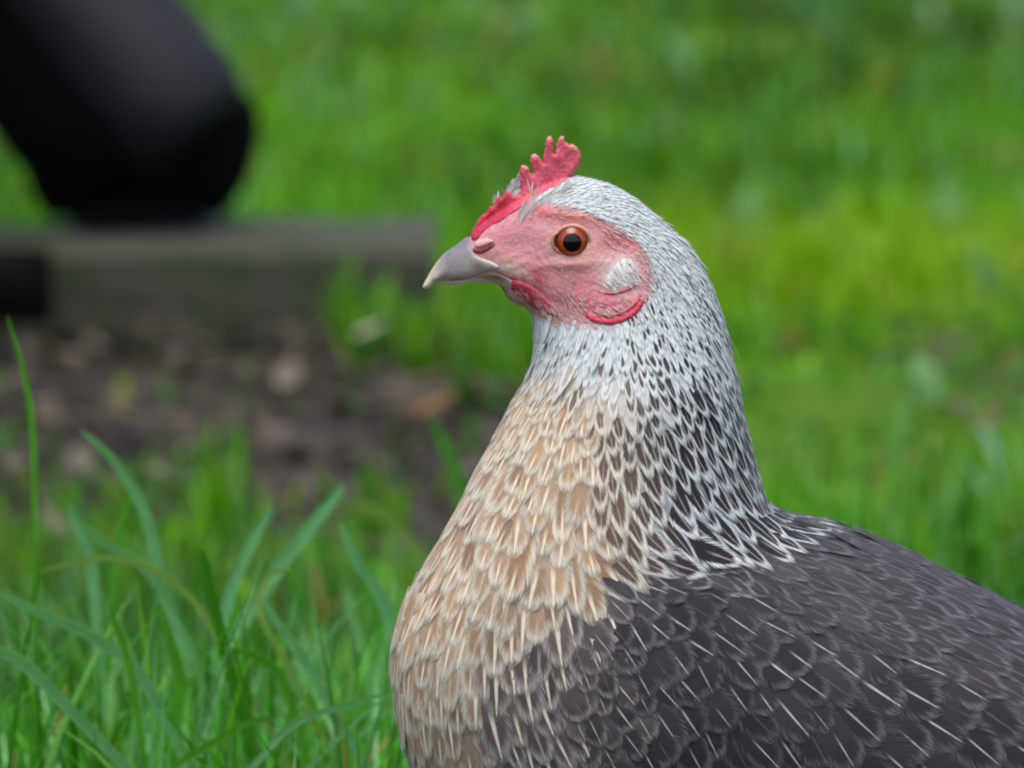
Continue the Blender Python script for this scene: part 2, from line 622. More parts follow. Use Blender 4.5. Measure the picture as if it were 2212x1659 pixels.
FLOW = np.array([
    (1060, 440, .6, -.5), (1140, 415, .7, -.35), (1200, 400, .95, -.12), (1300, 405, 1, .3), (1400, 470, .8, .65), (1470, 560, .45, .9), (1420, 620, .25, 1), (1550, 700, .28, 1),
    (1450, 800, .12, 1), (1300, 760, -.03, 1), (1200, 720, -.08, 1), (1160, 760, -.25, 1), (1600, 950, .3, 1), (1480, 1000, .3, 1),
    (1350, 950, .12, 1), (1300, 1100, .22, 1), (1450, 1120, .55, 1), (1600, 1080, .6, 1), (1640, 1130, .9, .8), (1120, 880, -.4, 1),
    (1050, 1000, -.42, 1), (1180, 1000, -.12, 1), (1250, 1050, 0, 1), (1100, 1200, -.2, 1), (950, 1250, -.35, 1), (880, 1400, -.1, 1),
    (900, 1550, .12, 1), (1000, 1450, 0, 1), (1150, 1350, .12, 1), (1250, 1250, .3, 1), (1100, 1550, .4, 1), (1200, 1550, .6, 1),
    (980, 1640, .2, 1), (1400, 1260, .7, .7), (1330, 1340, .6, .8), (1500, 1400, .6, .8), (1500, 1600, .5, .87), (1700, 1550, .55, .83),
    (1800, 1350, .78, .62), (1600, 1250, .8, .55), (2000, 1450, .85, .5), (2000, 1600, .65, .75), (1500, 1190, 1, .18), (1420, 1190, 1, .1), (1700, 1200, 1, .28),
    (1900, 1280, 1, .38), (2100, 1350, 1, .45), (1850, 1170, 1, .35), (2050, 1260, 1, .45), (2200, 1600, .8, .6), (2400, 1550, 1, .4), (2600, 1600, 1, .3),
    (1500, 2000, 1, .35), (1100, 1850, .6, .8), (2000, 2050, 1, .1), (2500, 1900, 1, 0)], float)


def flow(x, y):
    x, y = np.asarray(x, float), np.asarray(y, float)
    d2 = (x[..., None] - FLOW[:, 0]) ** 2 + (y[..., None] - FLOW[:, 1]) ** 2
    w = 1.0 / (d2 + 30.0 ** 2) ** 1.5
    L = np.hypot(FLOW[:, 2], FLOW[:, 3])
    fx, fy = (w * FLOW[:, 2] / L).sum(-1), (w * FLOW[:, 3] / L).sum(-1)
    n = np.maximum(np.hypot(fx, fy), 1e-6)
    return fx / n, fy / n


WHITE = lin(198, 207, 208)
CREAM = lin(206, 196, 178)
BUFF = lin(168, 132, 96)
BUFF_EDGE = lin(208, 199, 180)
GREY = lin(84, 78, 80)
CHAR = lin(43, 42, 46)
INK = lin(26, 23, 28)


def sdist_side(x, y):
    """positive on the dark flank side of the breast line"""
    yy = SIDE[:, 1]
    lx = np.interp(y, yy, SIDE[:, 0])
    return x - lx


def plumage(zone, x, y, r):
    """colours and marking parameters of one feather whose visible part lies at x, y"""
    j = lambda c, a=0.10: np.clip(c * (1 + r.normal(0, a)), 0, 1)
    if zone == 'neck':
        line = np.interp(y, [400, 640, 760, 900, 1100], [1150, 1300, 1330, 1340, 1350])
        back = float(smooth(-70, 130, x - line))
        lower = float(smooth(700, 900, y))
        edge = WHITE * (1 - 0.10 * lower * back)
        cw = (1 - back) * float(smooth(760, 860, y))
        edge = edge * (1 - cw) + CREAM * 0.98 * cw
        dark = INK * back + lin(104, 86, 72) * (1 - back)
        pr = np.interp(y, [380, 480, 600, 720, 820, 920], [.20, .26, .28, .42, .74, .97])
        pr = max(pr, .62 * float(smooth(1440, 1530, x)) * float(smooth(520, 640, y)))
        if y > 640: pr *= 0.12 + 0.88 * smooth(0, .6, back)
        if y > 640 and back < 0.25: pr = max(pr, 0.5 * smooth(780, 860, y))
        pr = max(pr, .9 * float(smooth(800, 920, y)))
        has = r.random() < pr or (y > 870 and back > .15)
        mid = dark if has else (edge * .8 + dark * .2 if y > 730 else edge * 0.95)
        if y < 600:
            mid = lin(104, 102, 104) if has else WHITE
        # pale buff throat
        b = float(smooth(750, 890, y + r.normal(0, 22)) * smooth(60, -60, x - 1240 + r.normal(0, 15)))
        if b > 0:
            mid = mid * (1 - b) + BUFF * b
            edge = edge * (1 - b) + BUFF_EDGE * b
        shaft = lin(190, 172, 166)
        sstr = 0.55 * lower
        e0 = np.interp(y, [400, 700, 800, 900, 1100], [.12, .25, .35, .46, .52])
        e0 = e0 * (.78 + .22 * back)
        base = np.interp(y, [400, 700, 900, 1100], [.42, .54, .36, .18]) + r.normal(0, .04)
        return j(mid), j(edge, .06), shaft, sstr, e0, 0.24, base, 0.12, 0.0
    if zone == 'breast':
        s = float(smooth(-150, 110, sdist_side(x, y) + r.normal(0, 36)))
        top = float(smooth(1000, 850, y))
        mid = BUFF * (1 - s) + GREY * s
        mid = mid * (1 - 0.25 * r.random() * (1 - s)) + BUFF_EDGE * 0.25 * r.random() * (1 - s)
        edge = BUFF_EDGE * (1 - s) + lin(158, 152, 147) * s
        edge = edge * (1 - .2 * top) + CREAM * .2 * top
        shaft = lin(238, 228, 206) * (1 - s * .06)
        return j(mid), j(edge, .07), shaft, 0.95 if r.random() < .85 else .3, 0.31 + 0.10 * s, 0.44, 0.10, 0.17, 0.3 * s
    if zone == 'wing':
        s = float(smooth(1215, 1450, x + r.normal(0, 25)))
        mid = (GREY * 1.15 * (1 - s) + CHAR * s) * (1 - 0.12 * float(smooth(1450, 1659, y)))
        mid = mid * (0.7 + 0.6 * r.random())
        edge = lin(128, 122, 118) * (1 - s) + lin(80, 83, 86) * s
        strength = r.uniform(.55, 1.0) if r.random() < 0.74 else 0.1
        return j(mid), j(edge, .12), lin(214, 206, 192) * (1 - s) + lin(186, 191, 190) * s, strength, 0.50, 0.36, 0.05, 0.05 + .02 * r.random(), 0.9 * r.random() ** .6
    # back
    mid = lin(60, 57, 61) * (0.75 + 0.4 * r.random())
    near = float(smooth(1700, 1400, x))
    edge = lin(96, 97, 102) * (1 - near) + lin(150, 149, 152) * near
    return j(mid), j(edge, .1), lin(150, 142, 138), 0.25, 0.60, 0.26, 0.05, 0.09, 0.5 * r.random()


def sizes(zone, x, y):
    if zone == 'neck':
        ys = [380, 560, 680, 780, 900, 1020, 1160]
        return (np.interp(y, ys, [38, 54, 82, 128, 178, 215, 235]), np.interp(y, ys, [4.2, 5.4, 8.2, 14, 23, 30, 35]),
                np.interp(y, ys, [6.2, 7.2, 9.3, 13.5, 21.5, 28.5, 34]))
    if zone == 'breast':
        ys = [800, 900, 1050, 1250, 1500]
        L, hw, sp = np.interp(y, ys, [105, 165, 210, 225, 225]), np.interp(y, ys, [20, 30, 39, 42, 42]), np.interp(y, ys, [15, 23, 32, 35, 35])
    elif zone == 'wing':
        xs = [1230, 1450, 1750, 2000, 2300]
        L, hw, sp = np.interp(x, xs, [150, 190, 225, 280, 350]), np.interp(x, xs, [36, 46, 54, 62, 74]), np.interp(x, xs, [31, 40, 47, 57, 74])
    else:
        xs = [1400, 1600, 1900, 2200]
        L, hw, sp = np.interp(x, xs, [170, 210, 260, 320]), np.interp(x, xs, [20, 26, 33, 42]), np.interp(x, xs, [22, 28, 36, 46])
    far = smooth(2280, 2420, x) + smooth(1720, 1860, y)
    return L * (1 + .3 * far), hw * (1 + .6 * far), sp * (1 + .7 * far)


def zone_of(x, y):
    z = np.full(x.shape, 'breast', dtype='<U6')
    z[inside(WING, x, y)] = 'wing'
    z[(x > 1300) & above_backline(x, y)] = 'back'
    z[(x > 2250) & (y < 1650) & (z == 'breast')] = 'back'
    z[inside(NECK, x, y)] = 'neck'
    z[inside(FACE, x, y)] = 'face'
    return z


# ---- body: one continuous surface ------------------------------------------------
in_head = lambda x, y: (y < 720) & (x < 1500)
V2, F2 = solid_2d(OUTP, 15.0, (in_head, ((880, 340), (1510, 725)), 5.5))
rim = edge_dist(resample(OUTP, 15.0), V2[:, 0], V2[:, 1]) < 0.01
Dv = HEN.D(V2[:, 0], V2[:, 1])
Dv[rim] = 0
BV, BF, BMP = weld_sides(V2, F2, Dv, rim)


def face_colour(x, y):
    c = np.tile(lin(218, 148, 157), (len(x), 1))

    def blend(col, cx, cy, rx, ry, a=1.0, ang=0.0):
        nonlocal c
        co, si = math.cos(ang), math.sin(ang)
        dx, dy = x - cx, y - cy
        ex, ey = (dx * co + dy * si) / rx, (-dx * si + dy * co) / ry
        w = (a * np.exp(-(ex * ex + ey * ey) ** 1.3))[:, None]
        c = c * (1 - w) + col * w
    blend(lin(214, 138, 148), *cr(620, 640), 60, 34, .8)
    blend(lin(214, 160, 150), *cr(560, 800), 50, 20, .8, .2)
    blend(lin(202, 92, 92), *cr(940, 530), 95, 16, .9, .18)
    blend(lin(198, 86, 92), *cr(1270, 690), 40, 34, .8)
    blend(lin(198, 96, 100), *cr(1400, 740), 28, 60, .8)
    blend(lin(200, 154, 138), EYE[0], EYE[1] + 6, 64, 62, .9)
    blend(lin(206, 146, 140), *cr(1080, 850), 80, 30, .6, -.3)
    blend(lin(186, 52, 72), *cr(800, 900), 26, 18, .9, .5)
    blend(lin(186, 48, 68), *cr(720, 960), 46, 16, .9, .35)
    blend(lin(200, 120, 124), *cr(1000, 950), 70, 36, .6)
    blend(lin(190, 104, 110), *cr(1080, 1020), 80, 30, .6)
    blend(lin(190, 84, 98), *cr(1200, 1060), 70, 26, .7)
    blend(lin(188, 142, 126), *cr(900, 1150), 70, 18, .8)
    blend(lin(222, 206, 200), *cr(1295, 865), 46, 38, .95)
    blend(lin(224, 198, 180), *cr(620, 860), 42, 12, .9, .28)
    blend(lin(160, 112, 86), *cr(560, 915), 20, 6, .8, .25)
    return c


bc = np.zeros((len(V2), 3))
zb = zone_of(V2[:, 0], V2[:, 1])
rr = np.random.default_rng(3)
fcol = face_colour(V2[:, 0], V2[:, 1])
for i, (x, y) in enumerate(V2):
    if zb[i] == 'face':
        bc[i] = fcol[i]
    else:
        p = plumage(zb[i], x, y, rr)
        bc[i] = (p[0] * .5 + p[1] * .5) * (0.8 if zb[i] != 'neck' else 0.95)
inner = np.where(~rim)[0]
bcol = np.vstack([bc, bc[inner]])
me = mesh_from('body', to_world(BV), BF, M_SKIN, attrs={'Col': np.hstack([bcol, np.concatenate([zb == 'face', (zb == 'face')[inner]]).astype(float)[:, None]])})
body = link_obj('body', me, hen)


# ---- shells: parts that lie on the body's surface -----------------------------------
def shell(name, poly, off, roll, step, mat, colfun, parent, both=True, field=HEN, extra=None, sink=3.0, y_min=0.0):
    poly = np.asarray(poly, float)
    v, f = solid_2d(poly, step)
    B = resample(poly, step)
    d = edge_dist(B, v[:, 0], v[:, 1])
    rm = d < 0.01
    q = np.clip(d / roll, 0, 1)
    prof = np.sqrt(np.maximum(1 - (1 - q) ** 2, 0))
    D = np.sqrt(field.D(v[:, 0], v[:, 1]) ** 2 + (y_min * prof) ** 2)
    add = off(v[:, 0], v[:, 1]) if callable(off) else off
    Dd = D + (add + sink) * prof - sink
    if extra is not None:
        Dd = Dd + extra(v[:, 0], v[:, 1]) * prof
    col = colfun(v[:, 0], v[:, 1])
    if both:
        out = rm & (field.D(v[:, 0], v[:, 1]) < 2.0)
        Dd = np.where(out, 0, np.maximum(Dd, 0))
        Vp, Ff, mp = weld_sides(v, f, Dd, out)
        inn = np.where(~out)[0]
        cc = np.vstack([col, col[inn]])
    else:
        n = len(v)
        a, b, c = v[f[:, 0]], v[f[:, 1]], v[f[:, 2]]
        s = (b[:, 0] - a[:, 0]) * (c[:, 1] - a[:, 1]) - (b[:, 1] - a[:, 1]) * (c[:, 0] - a[:, 0])
        Ff = np.where((s < 0)[:, None], f, f[:, ::-1])
        Vp = np.stack([v[:, 0], -Dd, v[:, 1]], 1)
        cc = col
    m = mesh_from(name, to_world(Vp), Ff, mat, attrs={'Col': np.hstack([cc, np.ones((len(cc), 1))])})
    return link_obj(name, m, parent)


def mirror_copy(o, parent):
    m = o.data.copy()
    co = np.empty(len(m.vertices) * 3, dtype=np.float32)
    m.vertices.foreach_get('co', co)
    co = co.reshape(-1, 3)
    co[:, 1] *= -1
    m.vertices.foreach_set('co', co.ravel())
    m.flip_normals()
    return link_obj(o.name.split('.')[0], m, parent)


def grad_col(stops, fn):
    ts = [s[0] for s in stops]
    cs = np.array([s[1] for s in stops])
    def f(x, y):
        t = fn(x, y)
        return np.stack([np.interp(t, ts, cs[:, k]) for k in range(3)], 1)
    return f


# beak
UPB = catmull([cr(*p) for p in [(372, 682), (300, 730), (230, 780), (172, 848), (127, 922), (95, 985), (110, 1002), (142, 990), (178, 958), (250, 944), (350, 930),
                                (430, 902), (490, 880), (545, 872), (560, 845), (500, 815), (430, 790), (392, 745)]], 4)
LOB = catmull([cr(*p) for p in [(180, 968), (250, 950), (350, 936), (440, 908), (500, 888), (570, 900), (640, 930), (690, 965), (640, 984), (560, 980), (480, 962), (350, 966), (250, 976)]], 4)


def beak_col(x, y):
    t = smooth(0, 70, edge_dist(np.array([cr(365, 690), cr(230, 785), cr(130, 930)]), x, y, closed=False))[:, None]
    tipw = smooth(975, 925, x)[:, None]
    c = lin(124, 120, 132) * (1 - t) + lin(200, 190, 182) * t
    c = c * (1 - tipw) + lin(206, 190, 172) * tipw
    g = np.exp(-(((x - cr(430, 850)[0]) / 13) ** 2 + ((y - cr(430, 850)[1]) / 9) ** 2))[:, None]
    c = c * (1 - g * .7) + lin(140, 100, 80) * g * .7
    return c


def lower_col(x, y):
    c = np.tile(lin(202, 184, 172), (len(x), 1))
    g = np.exp(-(((x - cr(540, 918)[0]) / 24) ** 2 + ((y - cr(540, 918)[1]) / 6) ** 2))[:, None]
    return c * (1 - g * .8) + lin(150, 84, 62) * g * .8


shell('upper_beak', UPB, 5.0, 9.0, 4.0, M_BEAK, beak_col, hen, y_min=6)
shell('lower_beak', LOB, 2.5, 8.0, 4.0, M_BEAK, lower_col, hen, y_min=5)
# nostril flap and slit
NOS = catmull([cr(*p) for p in [(405, 735), (420, 700), (460, 682), (510, 685), (525, 700), (490, 725), (440, 745)]], 4)
ns = shell('nostril_flap', NOS, 7.0, 8.0, 3.0, M_LOBE, lambda x, y: np.tile(lin(222, 168, 164), (len(x), 1)), hen, both=False)
mirror_copy(ns, hen)
SLT = catmull([cr(*p) for p in [(398, 745), (440, 752), (490, 732), (528, 706), (534, 722), (500, 752), (450, 776), (405, 772)]], 4)
ns = shell('nostril', SLT, 3.0, 6.0, 3.0, M_LOBE, lambda x, y: np.tile(lin(150, 40, 48), (len(x), 1)), hen, both=False, sink=2)
mirror_copy(ns, hen)

# comb
COMB_IN = [(385, 680), (400, 630), (425, 590), (452, 548), (470, 548), (498, 496), (520, 494), (548, 440), (570, 446), (600, 405), (635, 428), (672, 425), (688, 400),
           (684, 330), (686, 275), (697, 250), (714, 244), (732, 262), (748, 296), (764, 306), (764, 286), (750, 240), (748, 205), (758, 182), (775, 178), (797, 196), (815, 224),
           (824, 232), (830, 180), (836, 120), (846, 82), (862, 72), (880, 84), (888, 120), (889, 165), (894, 182), (900, 150),
           (916, 92), (932, 72), (948, 78), (958, 104), (980, 118), (1008, 122), (1034, 146), (1050, 185), (1048, 232), (1034, 266), (1004, 296), (965, 335),
           (900, 372), (850, 392), (800, 424), (765, 452), (730, 472), (685, 500), (640, 532), (580, 572), (520, 604), (470, 644), (430, 690), (400, 700)]
COMB = catmull([cr(*p) for p in COMB_IN], 3)
_cr = np.random.default_rng(55)
COMB = COMB + _cr.normal(0, .9, COMB.shape)


def comb_col(x, y):
    c = np.tile(lin(218, 96, 114), (len(x), 1))
    f = smooth(1140, 1080, x)[:, None]
    c = c * (1 - f) + lin(198, 48, 76) * f
    tipd = np.min([np.hypot(x - cr(*t)[0], y - cr(*t)[1]) for t in ((862, 76), (935, 76), (773, 182), (712, 248), (1010, 126))], 0)
    w = smooth(12, 2, tipd)[:, None] * .6
    return c * (1 - w) + lin(206, 168, 140) * w


crng = np.random.default_rng(5)
cph = crng.uniform(0, 6.28, 6)
shell('comb', COMB, lambda x, y: 3.5 + 1.6 * np.sin(x * .13 + cph[0]) * np.sin(y * .11 + cph[1]) + .7 * np.sin(x * .7 + 2 * np.sin(y * .4)) * np.sin(y * .6), 6.0, 3.0, M_COMB, comb_col, hen, y_min=7.5, sink=2.0)

# ear lobe, lower fold, wattles
LOBE = catmull([cr(*p) for p in [(1180, 940), (1200, 885), (1232, 830), (1290, 785), (1345, 770), (1378, 812), (1392, 880), (1372, 925), (1300, 948), (1225, 962)]], 5)
lobe_c = lambda x, y: np.tile(lin(224, 222, 216), (len(x), 1)) * (1 - .12 * smooth(20, 0, np.hypot(x - cr(1200, 930)[0], y - cr(1200, 930)[1])))[:, None]
o = shell('ear_lobe', LOBE, 3.2, 30.0, 4.0, M_LOBE, lobe_c, hen, both=False)
mirror_copy(o, hen)


def band(pts, w):
    c = catmull(pts, 6, closed=False)
    t = np.gradient(c, axis=0)
    n = np.stack([-t[:, 1], t[:, 0]], 1) / np.hypot(*t.T)[:, None]
    s = np.linspace(0, 1, len(c))
    ww = (w * np.sqrt(np.clip(1 - (2 * s - 1) ** 4, 0.02, 1)))[:, None]
    return np.vstack([c + n * ww, (c - n * ww)[::-1]])


red = lambda x, y: np.tile(lin(202, 62, 86), (len(x), 1))
pink = lambda x, y: np.tile(lin(206, 104, 116), (len(x), 1))
FOLD = band([cr(*p) for p in [(1075, 1108), (1110, 1135), (1160, 1152), (1230, 1156), (1300, 1140), (1360, 1105), (1405, 1062), (1432, 1020)]], 7.5)
o = shell('lobe_fold', FOLD, 6.5, 7.5, 3.0, M_COMB, red, hen, both=False); mirror_copy(o, hen)
FOLD2 = band([cr(*p) for p in [(1120, 1095), (1180, 1118), (1250, 1118), (1320, 1090), (1385, 1040), (1410, 990)]], 5.0)
o = shell('lobe_fold', FOLD2, 5.0, 6.0, 3.0, M_COMB, pink, hen, both=False); mirror_copy(o, hen)
FOLD3 = band([cr(*p) for p in [(1180, 985), (1240, 990), (1310, 975), (1385, 945)]], 4.0)
o = shell('cheek_fold', FOLD3, 5.0, 5.0, 3.0, M_COMB, lambda x, y: np.tile(lin(196, 110, 110), (len(x), 1)), hen, both=False); mirror_copy(o, hen)
WAT = catmull([cr(*p) for p in [(640, 928), (700, 934), (760, 962), (815, 1000), (860, 1040), (910, 1090), (935, 1120), (895, 1140),
                                (830, 1128), (760, 1100), (700, 1060), (650, 1015), (620, 970)]], 4)
o = shell('wattle', WAT, 6.0, 14.0, 3.6, M_COMB, red, hen, both=False)
# the far wattle hangs a little lower
FW = catmull([cr(*p) for p in [(560, 975), (640, 960), (760, 1040), (800, 1110), (740, 1118), (660, 1096), (610, 1062), (580, 1010)]], 4)
fwf = Field(FW, 2.5, lambda x, y: 0.45 + 0 * x)
v, f = solid_2d(FW, 4.0)
rm = edge_dist(resample(FW, 4.0), v[:, 0], v[:, 1]) < 0.01
dd = fwf.D(v[:, 0], v[:, 1]); dd[rm] = 0
Vp, Ff, mp = weld_sides(v, f, dd, rm)
Vp[:, 1] += 30
cc = np.tile(np.append(lin(160, 52, 56), 1), (len(Vp), 1))
link_obj('wattle', mesh_from('wattle', to_world(Vp), Ff, M_COMB, attrs={'Col': cc}), hen)


# ---- eyes -----------------------------------------------------------------------
def eye(side):
    root_y = float(HEN.D(np.array([EYE[0]]), np.array([EYE[1]]))[0])
    R = 41.5
    cy = root_y + 10 - R * 0.62
    holder = []
    for nm, a0, a1, mat, R_, c_in, c_out in (
            ('iris', 0.0, 1.25, M_IRIS, R, lin(196, 80, 16), lin(100, 28, 12)),
            ('pupil', 0.0, 0.50, M_PUPIL, R + 0.9, (0, 0, 0), (0, 0, 0))):
        nr, ns = 10, 40
        V, C = [], []
        for i in range(nr + 1):
            a = a0 + (a1 - a0) * i / nr
            for k in range(ns):
                b = 2 * math.pi * k / ns
                V.append((EYE[0] + R_ * math.sin(a) * math.cos(b), side * (cy + R_ * math.cos(a)), EYE[1] + R_ * math.sin(a) * math.sin(b)))
                t = min(1, max(0, (a - 0.50) / 0.42))
                cc_ = np.asarray(c_in) * (1 - t) + np.asarray(c_out) * t
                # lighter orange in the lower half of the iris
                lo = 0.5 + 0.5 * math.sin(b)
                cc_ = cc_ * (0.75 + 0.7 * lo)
                C.append((*cc_, 1))
        F = []
        for i in range(nr):
            for k in range(ns):
                q = (i * ns + k, i * ns + (k + 1) % ns, (i + 1) * ns + (k + 1) % ns, (i + 1) * ns + k)
                F.append(q if side < 0 else q[::-1])
        me_ = mesh_from(nm, to_world(np.array(V)), F, mat, attrs={'Col': np.array(C)})
        holder.append((nm, me_))
    eo = link_obj('eye', holder[0][1], hen)
    link_obj('pupil', holder[1][1], eo)
    # lids: a soft elliptical roll round the eye
    nseg, nr = 56, 10
    V, C, F = [], [], []
    for k in range(nseg):
        b = 2 * math.pi * k / nseg
        ex, ey = 37.8 * math.cos(b), 33.4 * math.sin(b) - 0.5
        if math.cos(b) < -0.85: ex -= 3.5
        for i in range(nr):
            a = 2 * math.pi * i / nr
            rr_ = 4.6 + 1.0 * max(0, -math.sin(b))
            V.append((EYE[0] + ex + rr_ * math.cos(a) * math.cos(b), side * (root_y + 3.0 + 7.0 * math.sin(a)), EYE[1] + ey + rr_ * math.cos(a) * math.sin(b)))
            t = (math.cos(a) + 1) / 2
            c0 = lin(150, 90, 76) * (1 - t) + lin(204, 158, 132) * t
            C.append((*c0, 1))
    for k in range(nseg):
        for i in range(nr):
            q = (k * nr + i, k * nr + (i + 1) % nr, ((k + 1) % nseg) * nr + (i + 1) % nr, ((k + 1) % nseg) * nr + i)
            F.append(q)
    m_ = mesh_from('eyelid', to_world(np.array(V)), F, M_SKIN, attrs={'Col': np.array(C)})
    link_obj('eyelid', m_, eo)


eye(-1)
eye(1)

# ---- feathers -----------------------------------------------------------------
US = np.array([0, .25, .5, .7, .84, .94, 1.0])
VS = np.array([-1, -.5, 0, .5, 1.0])
PROF = {'round': np.array([.35, .82, 1, 1, .84, .52, .10]), 'point': np.array([.5, .9, 1, .82, .54, .27, .03]),
        'long': np.array([.5, .85, 1, .95, .74, .44, .06])}
FT = []
for i in range(len(US) - 1):
    for k in range(len(VS) - 1):
        a = i * 5 + k
        FT.append((a, a + 1, a + 6, a + 5))
FT = np.array(FT)
NFV = len(US) * len(VS)
ATN = ('c_mid', 'c_edge', 'c_shaft', 'prm', 'prm2')
DEF2 = np.array([1.6, 0, 0, 1.0])


def at5(a):
    return tuple(a) + (DEF2,) if len(a) < 5 else a


def feather_geo(P, t, n, L, hw, prof, kt, kb, lift, sink, twist, curl=0.0, piv=0.65, hug=None):
    b = np.cross(n, t)
    u = US[:, None]
    v = VS[None, :]
    w = PROF[prof][:, None] * hw
    du = (u - piv) * L
    flat = P + t * du[..., None] + b * (w * v)[..., None]
    drop = -0.5 * max(kt, 0.0) * du ** 2 - 0.5 * kb * (w * v) ** 2
    rigid = flat + n * drop[..., None]
    h = -sink + (lift + sink * .4) * u ** 1.25 + twist * v * w * u + curl * u * u - 0.12 * np.abs(v) ** 2 * w * .25
    if hug is not None:
        X, Pp = flat[..., 0], -flat[..., 2]
        nb = hug.N(X, Pp)
        D = hug.D(X, Pp)
        wgt = (smooth(.25, .55, -nb[..., 1]) * smooth(2, 20, D))[..., None]
        snap = np.stack([X, -D, flat[..., 2]], -1)
        pts = rigid * (1 - wgt) + snap * wgt + (n * (1 - wgt) + nb * wgt) * h[..., None]
    else:
        pts = rigid + n * h[..., None]
    return pts.reshape(-1, 3)


def darts(X, Y, Z, rad, T, ar):
    """random order dart throwing with radius per point"""
    cell = float(rad.max()) * ar
    grid = {}
    k_ = 1 - 1 / ar ** 2
    keep = []
    for i in range(len(X)):
        c = (int(X[i] // cell), int(Y[i] // cell), int(Z[i] // cell))
        ok = True
        for a in (-1, 0, 1):
            for b_ in (-1, 0, 1):
                for d_ in (-1, 0, 1):
                    for q in grid.get((c[0] + a, c[1] + b_, c[2] + d_), ()):
                        m = 0.5 * (rad[i] + rad[q])
                        dx, dy, dz = X[i] - X[q], Y[i] - Y[q], Z[i] - Z[q]
                        al = dx * T[i, 0] + dy * T[i, 1] - dz * T[i, 2]
                        if dx * dx + dy * dy + dz * dz - k_ * al * al < m * m:
                            ok = False
                            break
                    if not ok: break
                if not ok: break
            if not ok: break
        if ok:
            keep.append(i)
            grid.setdefault(c, []).append(i)
    return np.array(keep, int)


# candidate roots on the near side, spread evenly over its true area
P3 = np.stack([V2[:, 0], -Dv, V2[:, 1]], 1)
ta, tb, tc = P3[F2[:, 0]], P3[F2[:, 1]], P3[F2[:, 2]]
area = 0.5 * np.linalg.norm(np.cross(tb - ta, tc - ta), axis=1)
NC = 90000
frng = np.random.default_rng(11)
cen = (ta + tb + tc) / 3
zc_ = zone_of(cen[:, 0], cen[:, 2])
spc = np.array([sizes(z if z != 'face' else 'neck', a, b)[2] for z, a, b in zip(zc_, cen[:, 0], cen[:, 2])])
wt = area / spc ** 2
wt[zc_ == 'face'] = 0
pick = frng.choice(len(F2), NC, p=wt / wt.sum())
r1, r2 = np.sqrt(frng.random(NC)), frng.random(NC)
Q = ta[pick] * (1 - r1)[:, None] + tb[pick] * (r1 * (1 - r2))[:, None] + tc[pick] * (r1 * r2)[:, None]
zq = zone_of(Q[:, 0], Q[:, 2])
zq[inside(COMB, Q[:, 0], Q[:, 2]) | (edge_dist(COMB, Q[:, 0], Q[:, 2]) < 7)] = 'face'
feathers = []        # (score, name, pts, attrs)
NAME = {'neck': 'hackle_feather', 'breast': 'breast_feather', 'wing': 'covert_feather', 'back': 'back_feather'}
for zone in ('neck', 'breast', 'back', 'wing'):
    ii = np.where(zq == zone)[0]
    x, yd, y = Q[ii, 0], Q[ii, 1], Q[ii, 2]
    L, hw, sp = sizes(zone, x, y)
    fx, fy = flow(x, y)
    nn = HEN.N(x, y)
    G3 = np.stack([fx, 0 * fx, -fy], 1)
    T3 = G3 - nn * (G3 * nn).sum(1, keepdims=True)
    T3 /= np.maximum(np.linalg.norm(T3, axis=1, keepdims=True), 1e-6)
    kp = darts(x, yd, y, sp * np.ones(len(x)) * 0.92, T3, {'neck': 1.8, 'breast': 1.9, 'wing': 1.5, 'back': 1.7}[zone])
    fx, fy, nn = fx[kp], fy[kp], nn[kp]
    for m, i in enumerate(kp):
        X, Yd, Pp = x[i], yd[i], y[i]
        n = nn[m].copy()
        n3 = np.array([n[0], n[1], n[2]])
        ang = frng.normal(0, 0.09 if zone != 'neck' else 0.07)
        ca, sa = math.cos(ang), math.sin(ang)
        g = np.array([fx[m] * ca - fy[m] * sa, 0, -(fx[m] * sa + fy[m] * ca)])
        t = g - n3 * np.dot(g, n3)
        t /= max(np.linalg.norm(t), 1e-6)
        l, w_ = L[i] * frng.uniform(.80, 1.2), hw[i] * frng.uniform(.80, 1.22)
        # curvature along the feather from the body's own normals
        qx, qp = X + t[0] * l * .35, Pp - t[2] * l * .35
        kt = 1 / 400.0
        if HEN.f(HEN.U, np.array([qx]), np.array([qp]))[0] > 30:
            n2 = HEN.N(np.array([qx]), np.array([qp]))[0]
            kt = float(np.clip(np.dot(n2 - n3, t) / (l * .35), -1 / 300.0, 1 / 120.0))
        lift = {'neck': 4 + .04 * l, 'breast': 5.5, 'wing': 8, 'back': 7.5}[zone] * (frng.uniform(.75, 1.3) if zone != 'neck' else frng.uniform(.93, 1.07)) * ({'neck': 2.2, 'breast': 1.45, 'wing': 1.0, 'back': 1.2}[zone] if frng.random() < .05 else 1.0)
        sink = {'neck': 2.5 + .02 * l, 'breast': 2.6, 'wing': 2.6, 'back': 2.6}[zone]
        prof = {'neck': 'point', 'breast': 'round', 'wing': 'round', 'back': 'long'}[zone]
        if zone == 'breast' and frng.random() < .4: prof = 'long'
        pts = feather_geo(np.array([X, Yd, -Pp]), t, n3, l, w_, prof, kt, 1 / 160.0, lift, sink, frng.normal(0, .05), hug=HEN)
        mid, edge, shaft, sstr, e0, es, base, sw, dkt = plumage(zone, X, Pp, frng)
        at = (np.append(mid, frng.random()), np.append(edge, dkt), np.append(shaft, sstr), np.array([e0, es, base, sw]),
              np.array([{'neck': 1.2, 'breast': 1.35, 'wing': 1.5, 'back': 1.35}[zone] * frng.uniform(.8, 1.2), 0, 0, 1.0]))
        vis = (0 < X < 2230) and (Pp < 1690)
        feathers.append((l * w_ if vis else 0, zone, pts, at))

